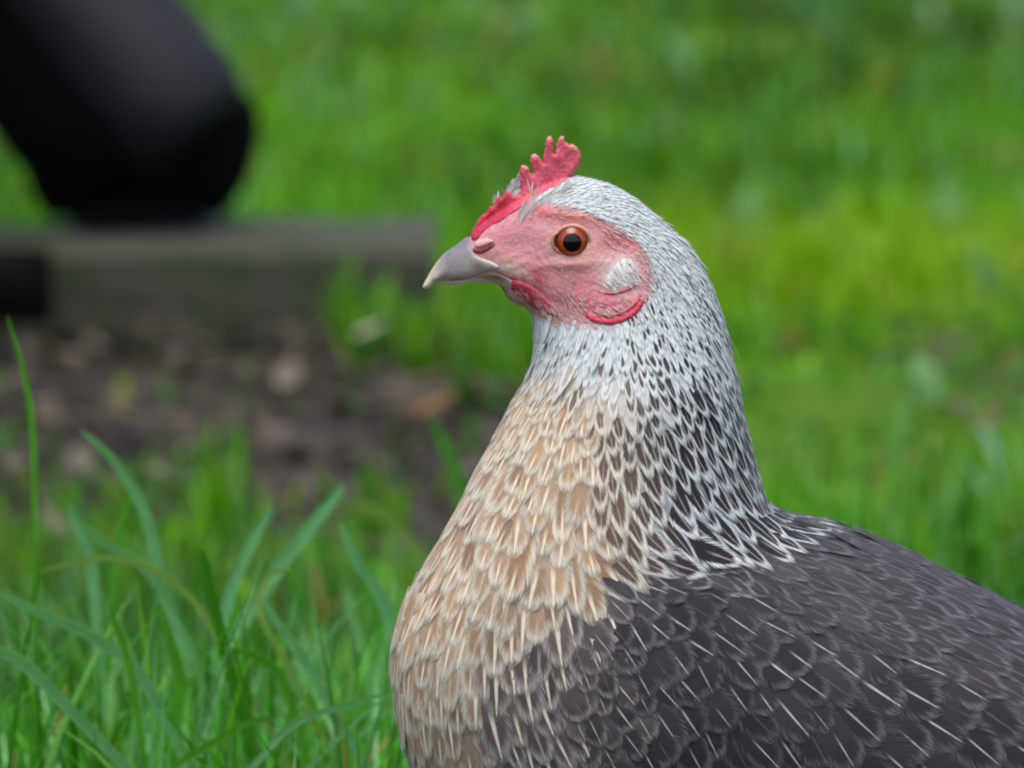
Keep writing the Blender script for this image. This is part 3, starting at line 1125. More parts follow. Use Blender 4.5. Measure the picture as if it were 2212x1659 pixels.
# wing: a shell on the flank that carries the coverts
wing = shell('wing', catmull(WING, 4), -3.0, 60.0, 22.0, M_LITTER, lambda x, y: np.tile(CHAR * .8, (len(x), 1)), hen, both=False, sink=6.0)
wing_far = mirror_copy(wing, hen)
FUV = np.stack([np.repeat(US, 5), np.tile((VS + 1) / 2, 7)], 1)


def body_normals(pts, flip=False):
    n = HEN.N(pts[:, 0], -pts[:, 2])
    # beyond the rim the field's slope still points outward
    if flip: n = n * np.array([1, -1, 1])
    return n


def px3(pts):
    return np.stack([(pts[:, 0] - CX) * S, pts[:, 1] * S, (GZ + pts[:, 2]) * S], 1)


def merged(name, items, parent, flip=False, up=None):
    n = len(items)
    V = np.vstack([px3(p[2]) for p in items])
    if flip: V[:, 1] *= -1
    F = (FT[None] + (np.arange(n) * NFV)[:, None, None]).reshape(-1, 4)
    if flip: F = F[:, ::-1]
    at = {}
    for k, nm in enumerate(ATN):
        at[nm] = np.repeat(np.array([at5(p[3])[k] for p in items]), NFV, axis=0)
    bn = body_normals(np.vstack([p[2] for p in items]), flip) if up is None else np.tile(np.array(up), (n * NFV, 1))
    me_ = mesh_from(name, V, F, M_FEATHER, attrs=at, uv=np.tile(FUV, (n, 1)), bn=bn)
    o_ = link_obj(name, me_, parent)
    o_['kind'] = 'stuff'
    return o_


for zone in ('neck', 'breast', 'back', 'wing'):
    its = sorted([f_ for f_ in feathers if f_[1] == zone], key=lambda q: -q[0])
    par = wing if zone == 'wing' else body
    big = [q for q in its[:300] if q[0] > 0]
    rest = its[len(big):]
    for q in big:
        at = {nm: np.tile(q[3][k], (NFV, 1)) for k, nm in enumerate(ATN)}
        link_obj(NAME[zone], mesh_from(NAME[zone], px3(q[2]), FT, M_FEATHER, attrs=at, uv=FUV, bn=body_normals(q[2])), par)
    if rest:
        merged({'neck': 'small_hackle_plumage', 'breast': 'belly_plumage', 'back': 'rump_plumage', 'wing': 'hind_wing_plumage'}[zone], rest, par)
    merged('far_side_plumage', its, wing_far if zone == 'wing' else body, True)

# bristles on the bare face
items = []
brng = np.random.default_rng(21)
cand = np.stack([brng.uniform(1040, 1420, 6000), brng.uniform(400, 705, 6000)], 1)
fi = inside(FACE, cand[:, 0], cand[:, 1]) & inside(OUTP, cand[:, 0], cand[:, 1])
cand = cand[fi]
de = edge_dist(FACE, cand[:, 0], cand[:, 1])
low = smooth(560, 660, cand[:, 1])
dens = np.exp(-de / 16.0) * .85 + .03 + .22 * low * smooth(1080, 1160, cand[:, 0])
dens = np.where(inside(LOBE, cand[:, 0], cand[:, 1]), .35, dens)
ok = (brng.random(len(cand)) < dens) & (np.hypot((cand[:, 0] - EYE[0]) / 1.15, cand[:, 1] - EYE[1]) > 56) & ~inside(UPB, cand[:, 0], cand[:, 1]) & ~inside(COMB, cand[:, 0], cand[:, 1]) & ~inside(FOLD, cand[:, 0], cand[:, 1])
cand = cand[ok]
ld = HEN.D(cand[:, 0], cand[:, 1])
nn = HEN.N(cand[:, 0], cand[:, 1])
fl = np.stack(flow(cand[:, 0], cand[:, 1]), 1)
for (X, P_), d_, n3, fl_ in zip(cand, ld, nn, fl):
    # lower face bristles sweep back and down
    bx, by = (0.75, 0.65) if P_ > 580 else (fl_[0], fl_[1])
    a = brng.normal(0, .25)
    g = np.array([bx * math.cos(a) - by * math.sin(a), 0, -(bx * math.sin(a) + by * math.cos(a))])
    t = g - n3 * np.dot(g, n3)
    t /= max(np.linalg.norm(t), 1e-6)
    l = brng.uniform(14, 28)
    pts = feather_geo(np.array([X, -d_, -P_]), t, n3, l, brng.uniform(.8, 1.5), 'point', 0, 0, brng.uniform(3, 7), 1, 0, brng.uniform(-3, 3), piv=.1)
    inl = inside(LOBE, np.array([X]), np.array([P_]))[0]
    c = (lin(236, 236, 230) if inl else lin(218, 184, 178)) * brng.uniform(.75, 1.05)
    if inl: pts[:, 1] -= 5
    if inside(WAT, np.array([X]), np.array([P_]))[0]: pts[:, 1] -= 6
    items.append((0, 'face', pts, (np.append(c, .5), np.append(c, 1), np.append(c, 0), np.array([.5, .3, 0, .1]))))
merged('face_bristles', items, body)
merged('face_bristles', items, body, True)

# loose tufts in front of and over the comb base
items = []
for (a0, b0), (dx, dy), l in [(cr(525, 470), (-.15, -1), 34), (cr(600, 415), (-.05, -1), 24), (cr(640, 410), (.4, -.9), 40), (cr(655, 400), (.45, -.8), 42), (cr(670, 380), (.4, -.9), 36),
                              (cr(690, 560), (.05, -1), 44), (cr(700, 540), (.2, -1), 46), (cr(720, 520), (.35, -1), 44), (cr(745, 500), (.5, -.9), 44), (cr(765, 440), (-.12, -1), 52),
                              (cr(790, 470), (.6, -.8), 46), (cr(830, 440), (.8, -.6), 46), (cr(870, 420), (.85, -.55), 46), (cr(930, 395), (.75, -.7), 40), (cr(660, 395), (.2, -1), 38), (cr(630, 420), (.5, -.8), 44), (cr(640, 405), (.6, -.8), 44), (cr(655, 395), (.6, -.8), 42), (cr(665, 385), (.5, -.9), 42), (cr(675, 375), (.4, -.9), 40), (cr(645, 390), (.6, -.8), 36), (cr(670, 365), (.5, -.8), 34)]:
    D_ = float(HEN.D(np.array([a0]), np.array([b0]))[0])
    on = inside(COMB, np.array([a0]), np.array([b0]))[0]
    y_ = 6.0 if a0 < cr(685, 0)[0] and b0 < cr(0, 480)[1] else -(max(D_, 9) + 7)
    t = np.array([dx, 0, -dy]); t /= np.linalg.norm(t)
    for rep_ in range(4):
        an = brng.normal(0, .22)
        t2 = np.array([t[0] * math.cos(an) - t[2] * math.sin(an), 0, t[0] * math.sin(an) + t[2] * math.cos(an)])
        q0 = np.array([a0 + brng.normal(0, 6), y_ - brng.uniform(0, 3), -b0 + brng.normal(0, 5)])
        pts = feather_geo(q0, t2, np.array([0., -1., 0.]), l * brng.uniform(.6, 1.15), 3.2 if y_ > 0 else 1.9, 'point', 0, 1 / 60., 5, 2, 0, brng.uniform(-2, 8), piv=.2)
        # each filament bows a little
        uu = FUV[:, 0]
        pts[:, 0] += brng.uniform(2, 9) * uu ** 2
        c = lin(214, 208, 204) * brng.uniform(.8, 1.05)
        items.append((0, 'face', pts, (np.append(c, brng.random()), np.append(c, 0), np.append(c, 0), np.array([.5, .3, 0, .1]))))
merged('crest_tuft', items, body, up=(-.1, -.62, .78))

# tail and legs, out of the picture but part of the bird
for k in range(12):
    s = (k % 2) * 2 - 1
    a = 0.35 + 0.10 * (k // 2)
    t = np.array([math.cos(a), s * .10 * (1 + k // 4), math.sin(a)])
    t /= np.linalg.norm(t)
    n = np.array([0, -1.0 * s, 0]) - t * (-1.0 * s * t[1])
    n /= np.linalg.norm(n)
    pts = feather_geo(np.array([2680 - 12 * k, s * (14 + 7 * k), -1600.0 + 10 * k]), t, n, 760 - 20 * k, 62, 'long', 1 / 2500., 1 / 400., 0, 0, 0, piv=0)
    at = (np.append(CHAR * .8, .1 * k), np.append(lin(90, 86, 86), 1), np.append(lin(120, 110, 104), .5), np.array([.85, .2, .02, .05]))
    at = at5(at)
    at = {nm: np.tile(at[j], (NFV, 1)) for j, nm in enumerate(ATN)}
    link_obj('tail_feather', mesh_from('tail_feather', px3(pts), FT, M_FEATHER, attrs=at, uv=FUV, bn=np.tile(n, (NFV, 1))), hen)


def tube(path, radii, ns=10, cap=True):
    path = np.asarray(path, float)
    T = np.gradient(path, axis=0)
    V, F = [], []
    up = np.array([0.13, 0.31, 0.94])
    for i, p in enumerate(path):
        t = T[i] / np.linalg.norm(T[i])
        a = np.cross(t, up if abs(np.dot(t, up)) < .95 else np.array([1., 0, 0]))
        a /= np.linalg.norm(a)
        b = np.cross(t, a)
        for k in range(ns):
            q = 2 * math.pi * k / ns
            V.append(p + radii[i] * (a * math.cos(q) + b * math.sin(q)))
    for i in range(len(path) - 1):
        for k in range(ns):
            F.append((i * ns + k, i * ns + (k + 1) % ns, (i + 1) * ns + (k + 1) % ns, (i + 1) * ns + k))
    if cap:
        F.append(tuple(range(ns))[::-1])
        F.append(tuple((len(path) - 1) * ns + k for k in range(ns)))
    return np.array(V), F


for s in (-1, 1):
    V, F = tube([(1850, s * 160, 2120), (1900, s * 170, 2260), (1930, s * 175, 2330), (1900, s * 175, 2450), (1870, s * 175, 2560), (1862, s * 175, 2604)], [90, 55, 34, 27, 27, 30], 14)
    lg = link_obj('leg', mesh_from('leg', to_world(V), F, M_LEG), hen)
    for a, l in ((math.pi, 230), (math.pi - .55, 200), (math.pi + .55, 200), (0.2, 110)):
        V, F = tube([(1862, s * 175, 2598), (1862 + math.cos(a) * l * .5, s * 175 + math.sin(a) * l * .5, 2594), (1862 + math.cos(a) * l * .9, s * 175 + math.sin(a) * l * .9, 2604), (1862 + math.cos(a) * l * 1.12, s * 175 + math.sin(a) * l * 1.12, 2614)], [24, 18, 13, 3], 10)
        link_obj('toe', mesh_from('toe', to_world(V), F, M_LEG), lg)

# ================================================================== GROUND
def soil_mask(x, y):
    """0 = turf, 1 = bare soil; x, y in metres (numpy)"""
    dep = y + DIST
    wob = 0.10 * np.sin(x * 7.0 + 1.0) + 0.07 * np.sin(x * 17.0 + 2.0) + .05 * np.sin(x * 31 + y * 9)
    left = smooth(3.90, 4.32, dep + wob) * smooth(5.12, 5.0, dep)
    right = smooth(4.45, 4.66, dep + wob * .8) * smooth(5.22, 5.08, dep + wob * .4) * (.28 + .25 * np.sin(x * 23 + 1.5))
    w = smooth(-0.02, 0.10, x)
    return left * (1 - w) + right * w


def make_ground():
    xs = np.concatenate([np.linspace(-150, -3, 14), np.linspace(-2.8, 2.8, 113), np.linspace(3, 150, 14)])
    ys = np.concatenate([np.linspace(-100, -1, 12), np.linspace(-0.8, 6.5, 147), np.linspace(7, 200, 16)])
    gx, gy = np.meshgrid(xs, ys)
    hz = 0.008 * np.sin(gx * 5.1 + 1) * np.sin(gy * 4.3) + 0.004 * np.sin(gx * 13 + gy * 11)
    hz = hz * smooth(0.25, 0.6, gy) - 0.004 * smooth(.25, .6, gy)
    sm = soil_mask(gx, gy)
    hz = hz - 0.012 * sm
    nx, ny = len(xs), len(ys)
    V = np.stack([gx.ravel(), gy.ravel(), hz.ravel()], 1)
    idx = np.arange(nx * ny).reshape(ny, nx)
    F = np.stack([idx[:-1, :-1].ravel(), idx[:-1, 1:].ravel(), idx[1:, 1:].ravel(), idx[1:, :-1].ravel()], 1)
    t = NT('turf_and_soil')
    ob = t.obj()
    a = t.attr('soil')
    n1 = t.noise(ob, 9.0, 5.0, 0.6)
    n2 = t.noise(ob, 60.0, 5.0, 0.65)
    n3 = t.noise(ob, 2.0, 3.0, 0.5)
    g = t.mix(t.ss(.35, .65, n2), c4(lin(58, 92, 16)), c4(lin(98, 138, 24)))
    g = t.mix(t.ss(.4, .7, n3), g, c4(lin(98, 132, 34)))
    sx = t.node('ShaderNodeSeparateXYZ')
    t.l.new(ob, sx.inputs[0])
    g = t.mix(t.math('SUBTRACT', 1.0, t.ss(.9, 2.1, sx.outputs[1])), g, c4(lin(44, 52, 22)))
    s = t.mix(t.ss(.35, .68, n1), c4(lin(48, 44, 40)), c4(lin(98, 90, 82)))
    s = t.mix(t.ss(.45, .7, n2), s, c4(lin(40, 36, 32)))
    m = t.ss(.3, .7, t.math('ADD', a.outputs['Fac'], t.math('MULTIPLY_ADD', n2, .5, -.25)))
    t.l.new(t.mix(m, g, s), t.bsdf.inputs['Base Color'])
    t.bsdf.inputs['Roughness'].default_value = 0.9
    t.bsdf.inputs['Specular IOR Level'].default_value = 0.15
    t.bump(t.math('ADD', n2, n1), 0.8, 0.02)
    sc = np.repeat(sm.ravel()[:, None], 4, 1)
    o_ = link_obj('ground', mesh_from('ground', V, F, t.m, attrs={'soil': sc}))
    o_['kind'] = 'structure'


make_ground()


# ---- grass ---------------------------------------------------------------------
def make_grass_mat():
    t = NT('grass_blade')
    a = t.attr('Col')
    nz = t.noise(t.obj(), 120.0, 2.0, .5)
    col = t.mix(1.0, a.outputs['Color'], t.math('MULTIPLY_ADD', nz, .5, .75), 'MULTIPLY')
    t.l.new(col, t.bsdf.inputs['Base Color'])
    t.bsdf.inputs['Roughness'].default_value = 0.42
    t.bsdf.inputs['Specular IOR Level'].default_value = 0.34
    tr = t.node('ShaderNodeBsdfTranslucent')
    t.l.new(t.mix(1.0, col, (1.25, 1.2, .55, 1), 'MULTIPLY'), tr.inputs['Color'])
    mx = t.node('ShaderNodeMixShader')
    mx.inputs[0].default_value = 0.45
    t.l.new(t.bsdf.outputs[0], mx.inputs[1])
    t.l.new(tr.outputs[0], mx.inputs[2])
    t.l.new(mx.outputs[0], t.out.inputs['Surface'])
    return t.m


M_GRASS = make_grass_mat()


def blades(root, h, lean, az, width, col, seg, face=None, droop=1.0):
    """arrays of blades -> verts, quads, colours"""
    n = len(root)
    s = np.linspace(0, 1, seg + 1)
    # each blade bends over in its azimuth
    ang = lean[:, None] * (0.25 + 0.95 * s[None] ** droop)
    ds = h[:, None] / seg
    hx = np.concatenate([np.zeros((n, 1)), np.cumsum(np.sin(ang[:, :-1]) * ds, 1)], 1)
    hz = np.concatenate([np.zeros((n, 1)), np.cumsum(np.cos(ang[:, :-1]) * ds, 1)], 1)
    cx, cy = np.cos(az)[:, None], np.sin(az)[:, None]
    P = np.stack([root[:, 0:1] + hx * cx, root[:, 1:2] + hx * cy, root[:, 2:3] + hz], -1)
    fa = az + np.pi / 2 if face is None else face
    wd = width[:, None] * np.interp(s, [0, .25, .6, .85, 1], [.75, 1, .85, .5, .04])[None]
    off = np.stack([np.cos(fa)[:, None] * wd, np.sin(fa)[:, None] * wd, 0 * wd], -1)
    V = np.stack([P - off, P + off], 2)                     # n, seg+1, 2, 3
    base = (np.arange(n) * (seg + 1) * 2)[:, None]
    k = np.arange(seg)[None] * 2
    F = np.stack([base + k, base + k + 1, base + k + 3, base + k + 2], -1).reshape(-1, 4)
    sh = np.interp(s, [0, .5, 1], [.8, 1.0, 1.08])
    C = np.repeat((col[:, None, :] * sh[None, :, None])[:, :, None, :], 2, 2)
    C = np.concatenate([C, np.ones(C.shape[:-1] + (1,))], -1)
    return V.reshape(-1, 3), F, C.reshape(-1, 4)


GREENS = np.array([lin(88, 156, 6), lin(112, 174, 10), lin(66, 128, 10), lin(134, 180, 24), lin(86, 152, 78)])


COOL = np.array([lin(68, 148, 24), lin(86, 166, 52), lin(46, 108, 14), lin(126, 192, 122), lin(106, 174, 36)])


def grass_cols(n, r, cool=None, x=None, y=None):
    k = r.choice(5, n, p=[.3, .28, .18, .14, .10])
    c = GREENS[k]
    if cool is not None:
        w = (r.random(n) < cool)[:, None]
        c = np.where(w, COOL[k], c)
    c = c * r.uniform(.45, 1.3, (n, 1))
    if x is not None:       # patches of darker and lusher turf
        p = np.sin(x * 6.1 + 2 * np.sin(y * 2.3 + 1)) * np.sin(y * 3.1 + 1.5 * np.sin(x * 4.7))
        c = c * (1 + .38 * p)[:, None]
        moss = (smooth(5.02, 5.15, y + DIST) * smooth(5.75, 5.5, y + DIST) * smooth(-.02, .08, x))[:, None]
        c = c * (1 - .6 * moss) + lin(150, 186, 18) * .6 * moss
        c = c * (1 - .38 * smooth(6.2, 6.7, y + DIST) * smooth(.08, .22, x))[:, None]
    dry = r.random(n) < .025
    c[dry] = lin(168, 146, 84) * r.uniform(.7, 1.1, (dry.sum(), 1))
    return c


def turf(name, x0, x1, d0, d1, dens, hfun, wid, seg, seed, thin_soil=.97):
    r = np.random.default_rng(seed)
    n = int((x1 - x0) * (d1 - d0) * dens)
    x, y = r.uniform(x0, x1, n), r.uniform(d0, d1, n) - DIST
    sm = soil_mask(x, y)
    clump = .5 + .5 * np.sin(x * 9 + 3 * np.sin(y * 6)) * np.sin(y * 8 + 2 * np.sin(x * 7))
    keep = r.random(n) > sm * (thin_soil - .06 * clump)
    keep &= r.random(n) < .45 + .55 * clump
    keep &= r.random(n) < 1 - .75 * smooth(3.35, 3.75, y + DIST) * smooth(4.3, 4.1, y + DIST) * smooth(.05, -.05, x)
    keep &= ~((np.abs(y - (5.08 - DIST)) < .1) & (x < -.03))
    x, y = x[keep], y[keep]
    n = len(x)
    h = hfun(x, y, r) * (0.75 + .4 * clump[keep])
    col = grass_cols(n, r, .85 * smooth(4.2, 3.3, y + DIST) + .18, x, y)
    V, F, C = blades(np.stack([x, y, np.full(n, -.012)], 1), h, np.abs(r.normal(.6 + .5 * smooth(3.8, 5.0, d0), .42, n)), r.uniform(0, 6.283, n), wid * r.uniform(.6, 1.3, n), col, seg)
    return V, F, C


parts = []
parts.append(turf('near', -.9, .9, 2.30, 2.62, 7000, lambda x, y, r: r.uniform(.03, .065, len(x)), .0016, 4, 31))
parts.append(turf('lush', -.7, .7, 2.64, 3.05, 20000, lambda x, y, r: np.minimum(r.uniform(.05, .15, len(x)), np.maximum(.03, cam_h - (y + DIST) * np.tan(PITCH + (1330 + r.normal(0, 110, len(x)) - CZ) * S / slant))), .0015, 6, 35))
parts.append(turf('mid', -.9, .9, 2.62, 4.1, 19000, lambda x, y, r: np.minimum(r.uniform(.025, .08, len(x)), np.maximum(.018, cam_h - (y + DIST) * np.tan(PITCH + (1060 + r.normal(0, 70, len(x)) - 130 * smooth(-.1, .15, x) - CZ) * S / slant))), .0014, 5, 32))
parts.append(turf('far', -1.6, 1.6, 4.1, 6.6, 9000, lambda x, y, r: r.uniform(.02, .055, len(x)) * (.42 + .58 * smooth(4.9, 5.3, y + DIST)), .0026, 3, 33))
parts.append(turf('farther', -2.4, 2.4, 6.6, 10.5, 3500, lambda x, y, r: r.uniform(.025, .06, len(x)), .0036, 3, 34))
off = 0
VV, FF, CC = [], [], []
for V, F, C in parts:
    VV.append(V); FF.append(F + off); CC.append(C)
    off += len(V)
# loose clump over the end of the board, and along its front
for (x0, x1, d0, d1, n, hh) in ((-.098, -.078, 4.86, 4.985, 70, .07), (-.075, -.03, 4.86, 4.985, 36, .06), (-.03, .05, 4.7, 5.1, 330, .055), (-.155, -.125, 4.05, 4.25, 40, .065), (-.20, -.17, 4.0, 4.2, 24, .05), (-.08, -.05, 4.05, 4.2, 30, .05)):
    r = np.random.default_rng(int(n))
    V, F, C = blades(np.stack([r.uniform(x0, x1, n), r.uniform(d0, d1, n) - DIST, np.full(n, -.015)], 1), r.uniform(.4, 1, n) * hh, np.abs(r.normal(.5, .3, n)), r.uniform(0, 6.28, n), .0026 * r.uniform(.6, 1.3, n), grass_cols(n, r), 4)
    VV.append(V); FF.append(F + off); CC.append(C); off += len(V)
# broad flat weed leaves among the lawn
r = np.random.default_rng(77)
n = 1500
xx, yy = r.uniform(-1.6, 1.6, n), r.uniform(3.4, 9.0, n) - DIST
kk = (r.random(n) > soil_mask(xx, yy)) & (np.sin(xx * 5 + 2 * np.sin(yy * 3)) * np.sin(yy * 4.3) > .15) & ~((np.abs(yy - 2.58) < .12) & (xx < 0))
xx, yy = xx[kk], yy[kk]; n = len(xx)
V, F, C = blades(np.stack([xx, yy, np.full(n, .01)], 1), r.uniform(.02, .045, n), r.uniform(1.2, 1.7, n), r.uniform(0, 6.28, n), r.uniform(.004, .009, n), lin(104, 150, 88) * r.uniform(.7, 1.2, (n, 1)), 4)
VV.append(V); FF.append(F + off); CC.append(C); off += len(V)
r = np.random.default_rng(79)
n = 300
dd = r.uniform(2.72, 3.15, n)
xx = r.uniform(-.36, -.03, n) * dd / 3.0
tip = 1180 + 300 * r.random(n) ** .8
hh = np.maximum(.04, cam_h - dd * np.tan(PITCH + (tip - CZ) * S / slant)) * 1.15
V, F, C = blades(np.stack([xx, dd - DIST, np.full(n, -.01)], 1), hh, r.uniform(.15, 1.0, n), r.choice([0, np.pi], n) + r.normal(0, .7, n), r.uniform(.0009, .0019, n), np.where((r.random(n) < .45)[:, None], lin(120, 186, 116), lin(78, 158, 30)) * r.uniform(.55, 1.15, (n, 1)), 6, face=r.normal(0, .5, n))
VV.append(V); FF.append(F + off); CC.append(C); off += len(V)
r = np.random.default_rng(78)  # arching blades; near the hen the pale ones put glints into the colour
for (x0, x1, d0, d1, n, hh, wd) in ((.1, .75, 6.3, 8.6, 90, .09, .006), (-.25, .1, 7.0, 8.8, 50, .09, .006), (.18, .40, 3.55, 4.25, 130, .085, .0026), (-.24, -.02, 2.86, 3.2, 170, .065, .0030), (-.2, -.02, 3.1, 3.5, 90, .075, .0024)):
    V, F, C = blades(np.stack([r.uniform(x0, x1, n), r.uniform(d0, d1, n) - DIST, np.full(n, -.01)], 1), r.uniform(.5, 1, n) * hh, r.uniform(.8, 1.6, n), r.uniform(0, 6.28, n), wd * r.uniform(.6, 1.3, n), np.where((r.random(n) < .5)[:, None], lin(128, 176, 140), lin(70, 140, 40)) * r.uniform(.7, 1.1, (n, 1)), 6)
    VV.append(V); FF.append(F + off); CC.append(C); off += len(V)
g = link_obj('grass', mesh_from('grass', np.vstack(VV), np.vstack(FF), M_GRASS, attrs={'Col': np.vstack(CC)}))
tag(g, 'short bright green lawn grass spreading behind the hen', 'grass', kind='stuff')


# ---- the long blades that can be told apart -----------------------------------------
def view_pt(col, row, dep):
    """world point seen at col,row at ground distance dep"""
    ang = PITCH + math.atan((row - CZ) * S / slant)
    z = cam_h - dep * math.tan(ang)
    rr_ = math.hypot(dep, cam_h - z)
    return np.array([(col - CX) * S / slant * rr_, dep - DIST, z])


def long_blade(pts, w, c, parent, dep, dep2=None):
    path = catmull([p for p in pts], 5, closed=False)
    n = len(path)
    dep2 = dep2 if dep2 is not None else dep
    P = np.array([view_pt(a, b, dep + (dep2 - dep) * i / (n - 1)) for i, (a, b) in enumerate(path)])
    # carry the root down into the turf
    root = P[0].copy(); root[2] = -.01
    if P[0][2] > 0.0:
        dz = max(P[1][2] - P[0][2], 1e-4)
        root[0] += np.clip((P[0][0] - P[1][0]) / dz, -1.1, 1.1) * (P[0][2] + .01)
        P = np.vstack([root, P]); n += 1
    T = np.gradient(P, axis=0)
    s = np.linspace(0, 1, n)
    ww = w * np.interp(s, [0, .3, .7, .9, 1], [.8, 1, .85, .5, .06])
    V, F = [], []
    for i in range(n):
        t = T[i] / np.linalg.norm(T[i])
        b = np.cross(t, np.array([0.25, 1.0, 0.35]))
        b /= max(np.linalg.norm(b), 1e-6)
        nn_ = np.cross(b, t)
        for k in (-1, 0, 1):
            V.append(P[i] + b * ww[i] * k + nn_ * (ww[i] * .35 * (0 if k else 1)))
    for i in range(n - 1):
        for k in (0, 1):
            F.append((i * 3 + k, i * 3 + k + 1, i * 3 + k + 4, i * 3 + k + 3))
    C = np.tile(np.append(c, 1), (len(V), 1))
    return link_obj('blade', mesh_from('blade', np.array(V), F, M_GRASS, attrs={'Col': C}), parent)


TEAL, MIDG, DARK, LIME = lin(118, 182, 124), lin(86, 158, 44), lin(60, 128, 20), lin(140, 172, 92)
NEAR = .22
BL = [  # group, base -> tip, width, colour, distance
    ('a', [(360, 1330), (335, 1200), (310, 1100), (250, 1000), (172, 925)], .0024, TEAL, 3.15),
    ('a', [(420, 1420), (330, 1245), (240, 1180), (185, 1135)], .0022, TEAL, 3.10),
    ('a', [(205, 1300), (195, 1200), (165, 1130), (148, 1085)], .0022, TEAL, 3.12),
    ('a', [(240, 1330), (250, 1180), (270, 1100), (300, 1050)], .0018, MIDG, 3.25),
    ('a', [(470, 1380), (420, 1300), (340, 1235), (230, 1205), (60, 1240)], .0014, LIME, 3.05),
    ('b', [(480, 1360), (505, 1260), (545, 1170), (590, 1090)], .0022, TEAL, 3.12),
    ('b', [(560, 1290), (620, 1200), (690, 1115), (745, 1045)], .0027, TEAL, 3.20),
    ('b', [(850, 1370), (820, 1280), (770, 1210), (735, 1130)], .0026, TEAL, 3.10),
    ('b', [(480, 1380), (460, 1300), (445, 1230), (437, 1185)], .0022, DARK, 3.02),
    ('b', [(600, 1400), (560, 1310), (585, 1240), (630, 1235)], .0013, LIME, 3.05),
    ('c', [(350, 1540), (290, 1440), (190, 1370), (80, 1320), (-10, 1275)], .0024, TEAL, 2.98),
    ('c', [(120, 1500), (60, 1440), (10, 1410), (-60, 1400)], .0026, TEAL, 2.92),
    ('c', [(380, 1560), (390, 1480), (365, 1380), (345, 1300)], .0022, MIDG, 3.0),
    ('c', [(300, 1560), (280, 1440), (250, 1350), (235, 1300)], .0014, MIDG, 2.95),
    ('d', [(640, 1560), (610, 1470), (560, 1420), (480, 1400)], .0018, MIDG, 2.98),
    ('d', [(700, 1500), (640, 1400), (590, 1330), (570, 1290)], .0020, TEAL, 3.02),
    ('d', [(560, 1640), (640, 1560), (760, 1520), (830, 1500)], .0013, TEAL, 2.90),
    ('d', [(400, 1640), (470, 1600), (540, 1560), (600, 1550)], .0013, MIDG, 2.90),
    ('e', [(75, 1100), (72, 950), (55, 820), (15, 680)], .0012, MIDG, 3.05),
    ('f', [(930, 1240), (870, 1150), (800, 1100), (740, 1085)], .0030, LIME, 3.6),
    ('f', [(1010, 1160), (990, 1040), (960, 960), (930, 900)], .0030, MIDG, 3.7),
]
TL = {'a': 'tall tuft of pale green grass blades crossing at far left', 'b': 'grass tuft with fanned blue-green blades between soil and hen breast',
      'c': 'grass tuft with one long blade arching to the left edge', 'd': 'low dark green grass tuft at the bottom beside the hen breast',
      'e': 'single thin grass blade rising alone at the left edge', 'f': 'blurred broad grass blades just behind the hen breast'}
roots = {}
for gk, pts, w, c, dep in BL:
    if gk not in roots:
        b0 = view_pt(pts[0][0], pts[0][1], dep)
        roots[gk] = empty('grass_tuft', (0, 0, 0))
        tag(roots[gk], TL[gk], 'grass', 'long grass tufts left of the hen')
    long_blade(pts, w, c, roots[gk], dep - (NEAR if dep < 3.4 else 0))

# ---- timber edging --------------------------------------------------------------
def make_timber_mat():
    t = NT('weathered_timber')
    ob = t.obj()
    mp = t.node('ShaderNodeMapping')
    mp.inputs['Scale'].default_value = (3.0, 40.0, 60.0)
    t.l.new(ob, mp.inputs[0])
    grain = t.noise(mp.outputs[0], 1.0, 6.0, .65)
    bl = t.noise(ob, 16.0, 4.0, .6)
    c = t.mix(grain, c4(lin(30, 32, 25)), c4(lin(88, 90, 76)))
    geo = t.node('ShaderNodeNewGeometry')
    sp = t.node('ShaderNodeSeparateXYZ')
    t.l.new(geo.outputs['Normal'], sp.inputs[0])
    moss = t.ss(.42, .62, bl)
    c = t.mix(t.math('MULTIPLY', moss, .7), c, c4(lin(44, 58, 28)))
    t.l.new(c, t.bsdf.inputs['Base Color'])
    t.bsdf.inputs['Roughness'].default_value = .85
    t.bump(t.math('ADD', grain, bl), .7, .006)
    return t.m


M_TIMBER = make_timber_mat()


def worn_box(name, lo, hi, nseg, amp, mat, parent=None, seed=1):
    """a board with chamfered, slightly uneven edges along x"""
    r = np.random.default_rng(seed)
    (x0, y0, z0), (x1, y1, z1) = lo, hi
    ch = min(y1 - y0, z1 - z0) * .12
    prof = [(y0, z0), (y1, z0), (y1, z1 - ch), (y1 - ch, z1), (y0 + ch, z1), (y0, z1 - ch)]
    V, F = [], []
    for i in range(nseg + 1):
        x = x0 + (x1 - x0) * i / nseg
        for (a, b) in prof:
            V.append((x + r.normal(0, amp * .3), a + r.normal(0, amp), b + (r.normal(0, amp) if b > z0 else 0)))
    k = len(prof)
    for i in range(nseg):
        for j in range(k):
            F.append((i * k + j, (i + 1) * k + j, (i + 1) * k + (j + 1) % k, i * k + (j + 1) % k))
    F.append(tuple(range(k)))
    F.append(tuple(nseg * k + j for j in range(k))[::-1])
    me_ = mesh_from(name, np.array(V), F, mat, smooth_shade=False)
    return link_obj(name, me_, parent)


PY0 = 5.0 - DIST
pl = worn_box('timber_edging', (-1.9, PY0, -.02), (-0.045, PY0 + .155, .052), 40, .0018, M_TIMBER)
tag(pl, 'weathered mossy timber edging board lying along the soil bed', 'timber')

